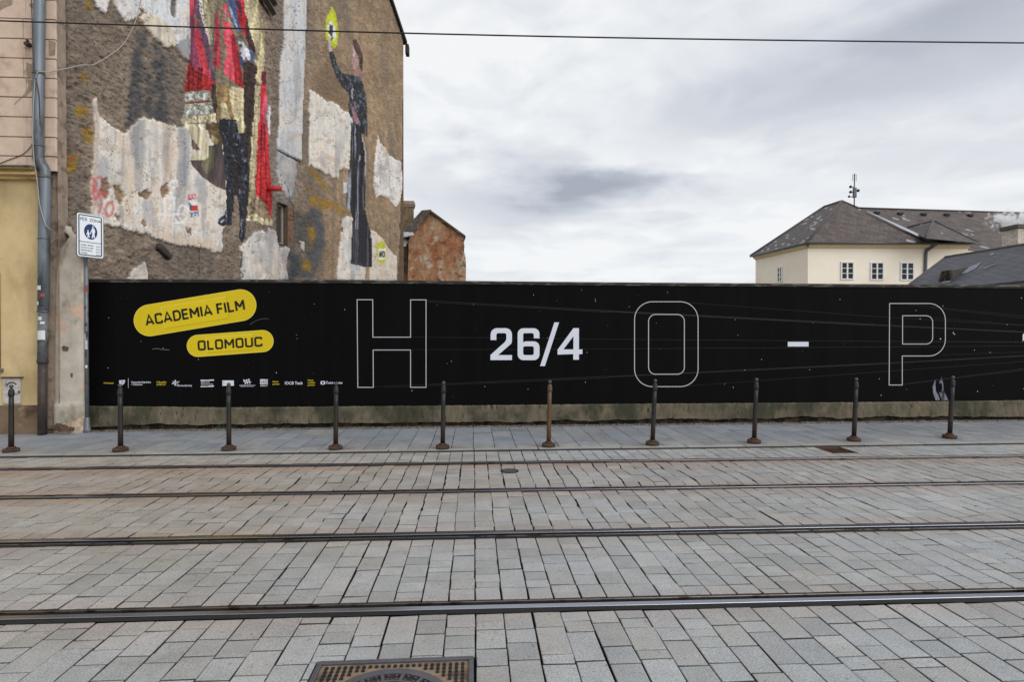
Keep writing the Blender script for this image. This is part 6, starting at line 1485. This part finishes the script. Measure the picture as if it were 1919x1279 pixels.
# ================================================================== CREAM HOUSE (right)
def slate_mat(name, col, var, pale, palethr, w, h, pale2=None, skew=0.5):
    m, t, b_ = new_mat(name); L = t.links.new
    tc = N(t, 'ShaderNodeTexCoord')
    br = N(t, 'ShaderNodeTexBrick'); br.inputs['Scale'].default_value = 1.0; br.inputs['Brick Width'].default_value = w; br.inputs['Row Height'].default_value = h; br.offset = skew
    br.inputs['Mortar Size'].default_value = h * .05; br.inputs['Color1'].default_value = (*[c * (1 - var) for c in col], 1); br.inputs['Color2'].default_value = (*[c * (1 + var) for c in col], 1); br.inputs['Mortar'].default_value = (*[c * .42 for c in col], 1)
    mp = N(t, 'ShaderNodeMapping'); mp.inputs['Rotation'].default_value = (0, 0, math.radians(28)); L(tc.outputs['UV'], mp.inputs[0]); L(mp.outputs[0], br.inputs['Vector'])
    # replaced slates: per-cell random from the snapped coordinate
    sp = N(t, 'ShaderNodeSeparateXYZ'); L(mp.outputs[0], sp.inputs[0])
    row = mth(t, 'FLOOR', mth(t, 'DIVIDE', sp.outputs[1], h)); odd = mth(t, 'MODULO', mth(t, 'ABSOLUTE', row), 2.0)
    colx = mth(t, 'FLOOR', mth(t, 'DIVIDE', mth(t, 'ADD', sp.outputs[0], mth(t, 'MULTIPLY', odd, w * skew)), w))
    cv = N(t, 'ShaderNodeCombineXYZ'); L(colx, cv.inputs[0]); L(row, cv.inputs[1])
    wn = N(t, 'ShaderNodeTexWhiteNoise'); wn.noise_dimensions = '2D'; L(cv.outputs[0], wn.inputs['Vector'])
    n = N(t, 'ShaderNodeTexNoise'); n.inputs['Scale'].default_value = .32; n.inputs['Detail'].default_value = 3; L(tc.outputs['Object'], n.inputs['Vector'])
    sel = mth(t, 'GREATER_THAN', mth(t, 'ADD', wn.outputs[0], mth(t, 'MULTIPLY', mth(t, 'SUBTRACT', n.outputs[0], .5), .55)), palethr)
    mx = N(t, 'ShaderNodeMix'); mx.data_type = 'RGBA'; L(sel, mx.inputs[0]); L(br.outputs[0], mx.inputs[6]); mx.inputs[7].default_value = (*pale, 1)
    n2 = N(t, 'ShaderNodeTexNoise'); n2.inputs['Scale'].default_value = 2.2; n2.inputs['Detail'].default_value = 7; L(tc.outputs['Object'], n2.inputs['Vector'])
    r = N(t, 'ShaderNodeMapRange'); r.inputs[1].default_value = .3; r.inputs[2].default_value = .7; r.inputs[3].default_value = .75; r.inputs[4].default_value = 1.25; L(n2.outputs[0], r.inputs[0])
    sc = N(t, 'ShaderNodeVectorMath'); sc.operation = 'SCALE'; L(mx.outputs[2], sc.inputs[0]); L(r.outputs[0], sc.inputs['Scale']); L(sc.outputs[0], b_.inputs['Base Color']); b_.inputs['Roughness'].default_value = .7
    bp = N(t, 'ShaderNodeBump'); bp.inputs['Strength'].default_value = .5; bp.inputs['Distance'].default_value = .02; L(br.outputs['Fac'], bp.inputs['Height']); bp.invert = True; L(bp.outputs[0], b_.inputs['Normal'])
    return m
m_slate = slate_mat('brown_grey_slates', lin((84, 74, 70)), .26, lin((150, 150, 156)), 1.02, .60, .34)
m_slate_l = slate_mat('patched_slates', lin((78, 71, 69)), .24, lin((140, 140, 144)), .92, .50, .20)
m_cream = pm('cream_render', lin((242, 234, 218)), .9, .05, 2, bump=.1, bscale=30, col2=lin((234, 223, 204)), c2scale=.5, c2thr=(.45, .75))
m_ridge = pm('ridge_caps', lin((78, 74, 76)), .7, .25, 4); m_flash = pm('zinc_flashing', lin((168, 176, 184)), .45, .1, 3, metallic=.4); m_gut = pm('gutter_grey', lin((92, 98, 102)), .55, .2, 4, metallic=.3)
m_wfr = pm('window_frame_white', lin((222, 224, 226)), .6, .05, 3); m_pane = pm('house_window_glass', lin((26, 29, 32)), .2, .3, 1, spec=.3)
r7 = lambda x, y: (1380 + x / 3.5603, 310 + y / 3.56)
def R7(x, y, d): px, py = r7(x, y); return at_depth(px, py, d)
D0 = 42.0
cW = R7(480, 525, D0 + .35); cR = R7(1577, 525, D0 + 1.2)
ze = R7(470, 517, D0).z
def dz(px, py, z):   # depth where the sight line reaches height z
    return (z - CAM.z) / ray(px, py).z
def at_h(x, y, z): px, py = r7(x, y); return at_depth(px, py, dz(px, py, z))
eC = at_depth(*r7(468, 516), D0); eLf = at_h(92, 606, ze); eRt = at_h(1284, 516.5, ze); eRt2 = at_h(1625, 521, ze)
zpk = R7(703, 240, D0 + 4.3).z; pk = at_h(703, 240, zpk); pkL = at_h(585, 278, zpk)
wr0 = at_h(815, 287, zpk); wr1 = at_h(1919, 320, zpk); wr2 = wr1 + (wr1 - wr0) * .8
cwL = Vector((eLf.x + .42, eLf.y - .1, 0)); cwC = Vector((eC.x + .33, eC.y + .38, 0)); cwR = Vector((eRt2.x - .55, eRt2.y + .4, 0)); 
chs = thing('cream_house', 'cream rendered house with hipped slate roof beyond the hoarding', 'house', cwC)
up = lambda p, z: Vector((p.x, p.y, z))
cwB = cwL + (cwR - cwC); 
b = MB(); zw = ze + .02
for p, q in ((cwL, cwC), (cwC, cwR), (cwR, cwB + Vector((0, 6, 0))), (cwB + Vector((0, 6, 0)), cwL)): b.slope([p, q, up(q, zw), up(p, zw)])
wing0 = cwR + Vector((0, .9, 0)); wing1 = wing0 + (wr1 - wr0).normalized() * 16; wing1 = Vector((wing1.x, wing1.y, 0)); zwg = ze - .35
b.slope([wing0, wing1, up(wing1, zwg), up(wing0, zwg)]); b.build('wall', m_cream, chs)
b = MB()
eBk = eLf + (eRt - eC) + Vector((0, 2, 0))
def roofs(faces, name, mat_):
    b = MB()
    for f in faces: b.slope(f)
    return b.build(name, mat_, chs)
roofs([[eLf, eC, pk, pkL]], 'roof_left_slope', m_slate_l)
rise = zpk - ze
we0 = at_h(1284, 560, ze - .35); we1 = at_h(1900, 580, ze - .35)
fr0 = eRt + Vector((0, .02, 0))
p2k = at_h(1315, 372, ze + rise * .5); p2l = at_h(1130, 419, ze + rise * .5); v2 = at_h(1262, 478, ze + .12)
wingdir = (wr1 - wr0); wingdir.z = 0; wingdir.normalize(); perp = Vector((wingdir.y, -wingdir.x, 0))
run = 5.2; wa = wr0 + perp * run; wb = wr2 + perp * run; wa = up(wa, ze - .25); wb = up(wb, ze - .25)
roofs([[eC, eRt, pk], [eLf + Vector((0, 0, 0)), pkL, wr0 + Vector((0, 2.5, -.6)), eBk]], 'roof_front_slope', m_slate)
roofs([[wa, wb, wr2, wr0]], 'wing_roof', slate_mat('wing_slates', lin((82, 73, 70)), .24, lin((140, 140, 146)), 1.0, .56, .28))
roofs([[v2 + Vector((0, 0, -.1)), eRt2, p2k], [v2 + Vector((0, 0, -.1)), p2k, p2l]], 'dormer_roof', slate_mat('lower_hip_slates', lin((80, 73, 71)), .22, lin((150, 150, 154)), .97, .62, .42))
b = MB(); bk_ = eRt2 + (wr0 - pk) * 0 + Vector((-.4, 3.5, 0)); b.slope([eRt2, bk_, p2k + Vector((0, 2.5, 0)), p2k]); b.build('dormer_side', m_slate, chs)
b = MB()
def ridge(p, q, r=.09): b.tube([p + Vector((0, 0, .02)), q + Vector((0, 0, .02))], r, 8)
ridge(pk, eC); ridge(pk, pkL); ridge(pkL, eLf); ridge(wr0, wr2); ridge(p2k, eRt2, .07); ridge(p2k, v2, .07); ridge(p2k, p2l, .07); ridge(pk, wr0); b.build('ridge_caps', m_ridge, chs, True)
b = MB(); vA, vB = pk + (eRt - pk) * .30, eRt + Vector((0, 0, .02)); sd = wingdir * .42
b.face([vA + Vector((0, -.1, .12)), vB + Vector((-.25, -.1, .1)), vB + sd + Vector((0, -.05, .1)), vA + sd * .25 + Vector((0, -.05, .14))]); b.build('valley_flashing', m_flash, chs)
b = MB()
for p, q in ((eLf, eC), (eC, eRt2)):
    d = (q - p).normalized(); b.tube([p + Vector((0, -.05, -.03)), q + Vector((0, -.05, -.03))], .085, 10)
b.build('gutter', m_gut, chs, True)
b = MB()
for p, q in ((cwL, cwC), (cwC, cwR)):
    d = (q - p).normalized(); nn = Vector((d.y, -d.x, 0))
    if nn.dot(CAM - p) < 0: nn = -nn
    b.prism([up(p, ze - .34) + nn * .02, up(p, ze - .06) + nn * .02, up(p, ze - .06) + nn * .30, up(p, ze - .20) + nn * .22], d * (q - p).length)
b.build('eaves_cornice', pm('eaves_cream', lin((216, 198, 166)), .9, .08, 2), chs)
WF = Plane(cwC, cwR)
b = MB(); P_ = [WF.hit(*r7(1300, 520), .2), WF.hit(*r7(1298, 545), .18), WF.hit(*r7(1262, 572), .10), WF.hit(*r7(1259, 590), .08), WF.hit(*r7(1256, 720), .08)]; b.tube(P_ + [up(P_[-1], .3)], .11, 12)
p = WF.hit(*r7(1298, 524), .2); b.bevbox(p, (.42, .34, .42), .03); b.build('downpipe', m_gut, chs)
def house_window(PL, x0, y0, x1, y1, cols, rows, parent, off=.02):
    A_, B_ = PL.sz(*r7(x0, y1)), PL.sz(*r7(x1, y0)); q0, q1 = sorted((A_[0], B_[0])); z0, z1 = A_[1], B_[1]
    b = MB(); fw = .09
    def bar(a, c, e, f, o0=off - .04, o1=off + .05): b.prism([PL.pt(a, e, o0), PL.pt(c, e, o0), PL.pt(c, f, o0), PL.pt(a, f, o0)], PL.n * (o1 - o0))
    bar(q0 - fw, q0, z0 - fw, z1 + fw); bar(q1, q1 + fw, z0 - fw, z1 + fw); bar(q0, q1, z1, z1 + fw); bar(q0, q1, z0 - fw, z0)
    w_ = b.build('window', m_wfr, parent); b = MB(); h_ = q1 - q0
    for c in range(1, cols): q = q0 + h_ * c / cols; wd = .055; bar(q - wd, q + wd, z0, z1, off, off + .035)
    for r in range(1, rows):
        z = z0 + (z1 - z0) * r / rows
        for c in range(cols):
            a = q0 + h_ * c / cols + (.055 if c else 0); e = q0 + h_ * (c + 1) / cols - (.055 if c < cols - 1 else 0); bar(a, e, z - .022, z + .022, off, off + .03)
    b.build('glazing_bars', m_wfr, w_)
    b = MB(); b.face([PL.pt(q0, z0, off + .004), PL.pt(q1, z0, off + .004), PL.pt(q1, z1, off + .004), PL.pt(q0, z1, off + .004)]); b.build('pane', m_pane, w_)
for x0, x1, y0, y1 in ((703, 775, 652, 756), (901, 974, 654, 759), (1101, 1176, 655, 761)): house_window(WF, x0, y0, x1, y1, 2, 3, chs)
house_window(Plane(cwL, cwC), 281, 684, 303, 776, 2, 3, chs)
# snow hooks and vents on the slates
b = MB()
for x, y in ((935, 323), (1091, 328), (1246, 332), (1401, 335), (1557, 339)):
    px, py = r7(x, y); o_ = wr0; nrm = (wb - wa).cross(wr0 - wa).normalized(); r = ray(px, py); tt = (wa - CAM).dot(nrm) / r.dot(nrm); p = CAM + r * tt; b.bevbox(p + Vector((0, -.05, .06)), (.42, .3, .2), .04)
b.build('roof_vents', pm('vent_black', lin((40, 40, 42)), .7, .2, 5), chs)
# antenna mast
mp_ = at_depth(*r7(786, 275), D0 + 5.0); am = thing('antenna_mast', 'thin mast with wind gauges standing on the slate roof ridge', 'antenna', mp_ - Vector((0, 0, .6)))
K = lambda x, y: at_depth(*r7(x, y), D0 + 5.0); m_mast = pm('mast_steel', lin((74, 74, 78)), .5, .2, 5, metallic=.3)
b = MB(); b.tube([mp_ - Vector((0, 0, .6)), K(788, 55)], .045, 8); b.build('pole', m_mast, am, True)
b = MB()
for x0, x1, y in ((750, 800, 210), (757, 800, 180), (762, 790, 145), (786, 812, 168)): b = MB(); b.tube([K(x0, y), K(x1, y)], .03, 6); b.build('arm', m_mast, am)
b = MB()
for x in (775, 800): b.tube([K(x, 60), K(x, 105)], .015, 5)
for y in (68, 82, 96): b.tube([K(775, y), K(800, y)], .012, 5)
b.build('dipole', m_mast, am)
for x, y, r in ((762, 143, .12), (762, 178, .12), (812, 168, .13), (752, 208, .10)):
    b = MB(); b.lathe([(.02, -r), (r * .8, -r * .5), (r, 0), (r * .8, r * .5), (.02, r)], K(x, y), 10); b.build('wind_gauge', pm('gauge_black', lin((44, 44, 48)), .5, .1, 5), am, True)
for y_, hh_ in ((163, .34), (193, .55)): b = MB(); b.bevbox(K(789, y_), (.24, .2, hh_), .03); b.build('instrument_box', pm('instrument_grey', lin((96, 96, 98)), .5, .2, 5), am)

# ================================================================== LOW SLATE ROOF HOUSE (far right)
sh = thing('low_slate_house', 'low house with dark slate roof, hatch and brick chimney at the right edge', 'house', on_z(1850, 745, 0) * 0 + Vector((at_depth(1850, 600, 23).x, at_depth(1850, 600, 23).y, 0)))
zr = R7(1395, 615, 25).z; R1 = R7(1395, 615, 25); R2 = at_h(1878, 537, zr); R3 = R1 + (R2 - R1) * 2.6
E1 = at_depth(1684, 549, 22.6); dirR = (R2 - R1); E2 = E1 + dirR * 2.6
m_slate_d = slate_mat('dark_slates', lin((66, 68, 76)), .16, lin((116, 122, 132)), 1.06, .40, .26)
b = MB(); b.slope([E1, E2, R3, R1]); n_roof = (E2 - E1).cross(R1 - E1).normalized()
bk0 = R1 + (R1 - E1); bk0.z = E1.z; bk1 = bk0 + dirR * 2.6; b.slope([R1, R3, bk1, bk0]); b.build('roof', m_slate_d, sh)
b = MB(); fl = lambda p: Vector((p.x, p.y, 0)); inn = (bk0 - E1).normalized() * .3
b.face([fl(E1 + inn), fl(E2 + inn), E2 + inn - Vector((0, 0, .05)), E1 + inn - Vector((0, 0, .05))]); b.face([fl(bk0), fl(E1 + inn), E1 + inn, R1 - Vector((0, 0, .1)), bk0]); b.build('wall', m_cream, sh)
b = MB(); b.tube([R1, R3], .07, 8); b.tube([R1, E1], .05, 8); b.build('ridge_caps', m_ridge, sh, True)
b = MB(); b.tube([E1 + Vector((0, -.06, -.02)), E2 + Vector((0, -.06, -.02))], .06, 8); b.build('gutter', m_gut, sh, True)
def onroof(x, y, o_=0.0):
    px, py = r7(x, y); r = ray(px, py); t_ = (E1 - CAM).dot(n_roof) / r.dot(n_roof); return CAM + r * t_ + n_roof * (o_ if n_roof.z > 0 else -o_)
b = MB(); a0, a1, a2, a3 = onroof(1355, 778), onroof(1437, 770), onroof(1548, 680), onroof(1420, 690)
f0, f1 = R7(1373, 710, (a0 - CAM).dot(RM @ Vector((0, 0, -1)))), R7(1428, 702, (a1 - CAM).dot(RM @ Vector((0, 0, -1))))
b.face([f0, f1, a2, a3]); b.face([a0, f0, a3]); b.face([a1, a2, f1]); dm_ = b.build('roof_hatch', pm('hatch_sheet', lin((62, 60, 60)), .7, .3, 5), sh)
b = MB(); b.face([a0, a1, f1, f0]); b.build('opening', pm('hatch_dark', lin((36, 30, 28)), .9, .3, 8, col2=lin((58, 48, 42)), c2scale=6), dm_)
b = MB()
for p, q in ((a0, f0), (f0, f1), (f1, a1), ((a0 + a1) / 2 * .5 + (a0 + a1) / 4, (f0 + f1) / 2)): b.tube([p, q], .04, 4)
b.build('frame', pm('hatch_wood', lin((74, 60, 52)), .8, .3, 8), dm_)
b = MB()
for loop in ([(1560, 680), (1638, 648), (1600, 690), (1545, 720), (1500, 730), (1530, 700)], [(1650, 690), (1730, 658), (1735, 662), (1660, 694)], [(1690, 597), (1715, 585), (1720, 600), (1695, 605)], [(1375, 778), (1440, 770), (1420, 786), (1370, 792)]): b.poly3([[onroof(x, y, .02) for x, y in loop]])
b.build('replaced_slates', pm('replaced_slates', lin((112, 118, 130)), .7, .25, 6), sh)
dC = 23.0; c0, c1 = R7(1877, 605, dC), R7(1940, 415, dC)
b = MB(); xc_, wc = (c0.x + c1.x) / 2 + .15, abs(c1.x - c0.x) + .3; zc_b = c0.z - .6
fr = [Vector((xc_ - wc / 2, c0.y, zc_b)), Vector((xc_ + wc / 2, c0.y, zc_b)), Vector((xc_ + wc / 2, c0.y, c1.z)), Vector((xc_ - wc / 2, c0.y, c1.z))]; bkk = Vector((0, .7, 0))
b.slope(fr); b.slope([fr[0] + bkk, fr[0], fr[3], fr[3] + bkk]); b.slope([fr[1], fr[1] + bkk, fr[2] + bkk, fr[2]])
ch = b.build('chimney', brick_mat('pale_chimney_brick', lin((214, 206, 192)), lin((198, 186, 170)), lin((168, 160, 150)), 1.0, [], None), sh)
b = MB(); b.bevbox((xc_, c0.y + .35, c1.z + .05), (wc + .12, .82, .16), .02); b.build('chimney_cap', pm('cap_concrete_dark', lin((92, 84, 76)), .9, .3, 5), ch)
# steam drifting from the chimney
ms, t_, b_ = new_mat('steam'); t_.nodes.remove(b_); ot = [n for n in t_.nodes if n.type == 'OUTPUT_MATERIAL'][0]
pv = N(t_, 'ShaderNodeVolumePrincipled'); pv.inputs['Color'].default_value = (.95, .96, .98, 1); pv.inputs['Anisotropy'].default_value = .2
tc_ = N(t_, 'ShaderNodeTexCoord'); nz_ = N(t_, 'ShaderNodeTexNoise'); nz_.inputs['Scale'].default_value = 3.6; nz_.inputs['Detail'].default_value = 5; nz_.inputs['Distortion'].default_value = .8; t_.links.new(tc_.outputs['Object'], nz_.inputs['Vector'])
SR = (1.45, .5, .62); vm_ = N(t_, 'ShaderNodeVectorMath'); vm_.operation = 'DIVIDE'; vm_.inputs[1].default_value = SR; t_.links.new(tc_.outputs['Object'], vm_.inputs[0])
vl_ = N(t_, 'ShaderNodeVectorMath'); vl_.operation = 'LENGTH'; t_.links.new(vm_.outputs[0], vl_.inputs[0])
dn_ = mth(t_, 'SUBTRACT', nz_.outputs[0], mth(t_, 'ADD', .40, mth(t_, 'MULTIPLY', vl_.outputs['Value'], .24)), clamp=True)
t_.links.new(mth(t_, 'MULTIPLY', dn_, 80.0), pv.inputs['Density']); t_.links.new(pv.outputs[0], ot.inputs['Volume'])
bm = bmesh.new(); ctr = R7(1850, 362, dC + .9); bmesh.ops.create_icosphere(bm, subdivisions=3, radius=1.0, matrix=Matrix.Translation(ctr) @ Matrix.Diagonal((*SR, 1)))
b = MB(); b.v = [tuple(v.co) for v in bm.verts]; b.f = [tuple(v.index for v in f.verts) for f in bm.faces]; bm.free()
so = b.build('steam', ms, None, True, loc=ctr); tag(so, 'white steam drifting left off the brick chimney', 'steam', kind='stuff')

# ================================================================== OVERHEAD WIRE, WEEDS, LITTER
wa_, wb_ = at_depth(0, 38.5, 7.6), at_depth(1919, 80, 7.6); ext = (wb_ - wa_)
P_ = [wa_ - ext * .6 + Vector((0, 0, .05))] + [wa_.lerp(wb_, q / 12) - Vector((0, 0, .05 * math.sin(math.pi * q / 12))) for q in range(13)] + [wb_ + ext * .6]
b = MB(); b.tube(P_, .0095, 8); tag(b.build('overhead_wire', pm('wire_black', lin((26, 26, 28)), .5, .1, 5), None, True), 'black overhead tram wire crossing the whole sky', 'wire')
m_leaf = pm('weed_leaf', lin((74, 88, 48)), .7, .4, 40)
def weed(px, py, n, h, sp, label, broad=1.0):
    p = on_z(px, py, PAV_Z); rr = random.Random(int(px)); t = thing('weed', label, 'plant', p); b = MB()
    for k in range(n):
        a = rr.uniform(0, TAU); l = h * rr.uniform(.45, 1.1); lean = rr.uniform(.1, .9); o_ = p + Vector((rr.gauss(0, sp), rr.gauss(0, sp * .35), 0)); d = Vector((math.cos(a), math.sin(a), 0)); s_ = Vector((-d.y, d.x, 0)) * (.007 * broad * rr.uniform(.6, 1.5))
        q = [o_, o_ + d * l * lean * .35 + Vector((0, 0, l * .55)), o_ + d * l * lean * .9 + Vector((0, 0, l * (1 - lean * .35)))]
        b.face([q[0] - s_ * .5, q[0] + s_ * .5, q[1] + s_, q[1] - s_]); b.face([q[1] - s_, q[1] + s_, q[2]])
    b.build('foliage', m_leaf, t)
weed(150, 803, 90, .22, .06, 'leafy green weed at the foot of the road sign post', 2.2)
weed(411, 803, 60, .16, .07, 'grass tuft against the plinth behind the flag logo bollard')
weed(170, 804, 40, .16, .05, 'small weed right of the road sign foot', 1.6)
weed(1205, 794, 14, .06, .05, 'tiny weed in the plinth crack below the outlined O')
b = MB(); rr = random.Random(2)
for k in range(320):
    p = on_z(rr.triangular(98, 156, 120), rr.triangular(803, 812, 806), PAV_Z) + Vector((0, 0, .006 + .03 * rr.random() ** 2)); a = rr.uniform(0, TAU); s_ = rr.uniform(.010, .028); d = Vector((math.cos(a), math.sin(a), rr.uniform(-.4, .4))) * s_; e_ = Vector((-math.sin(a), math.cos(a), rr.uniform(-.4, .4))) * s_ * .6
    b.face([p - d, p - e_, p + d, p + e_])
for k in range(420):
    x = rr.uniform(160, 1900); p = on_z(x, np.interp(x, [165, 1919], [806.5, 786.5]) + rr.random() * 3, PAV_Z) + Vector((0, 0, .006)); a = rr.uniform(0, TAU); s_ = rr.uniform(.006, .016); d = Vector((math.cos(a), math.sin(a), .2)) * s_; e_ = Vector((-math.sin(a), math.cos(a), .2)) * s_ * .6
    b.face([p - d, p - e_, p + d, p + e_])
tag(b.build('leaf_litter', pm('dry_leaves', lin((120, 80, 52)), .85, .5, 25, col2=lin((70, 52, 40)), c2scale=9)), 'brown dry leaves and grit gathered along the wall foot', 'leaves', kind='stuff')
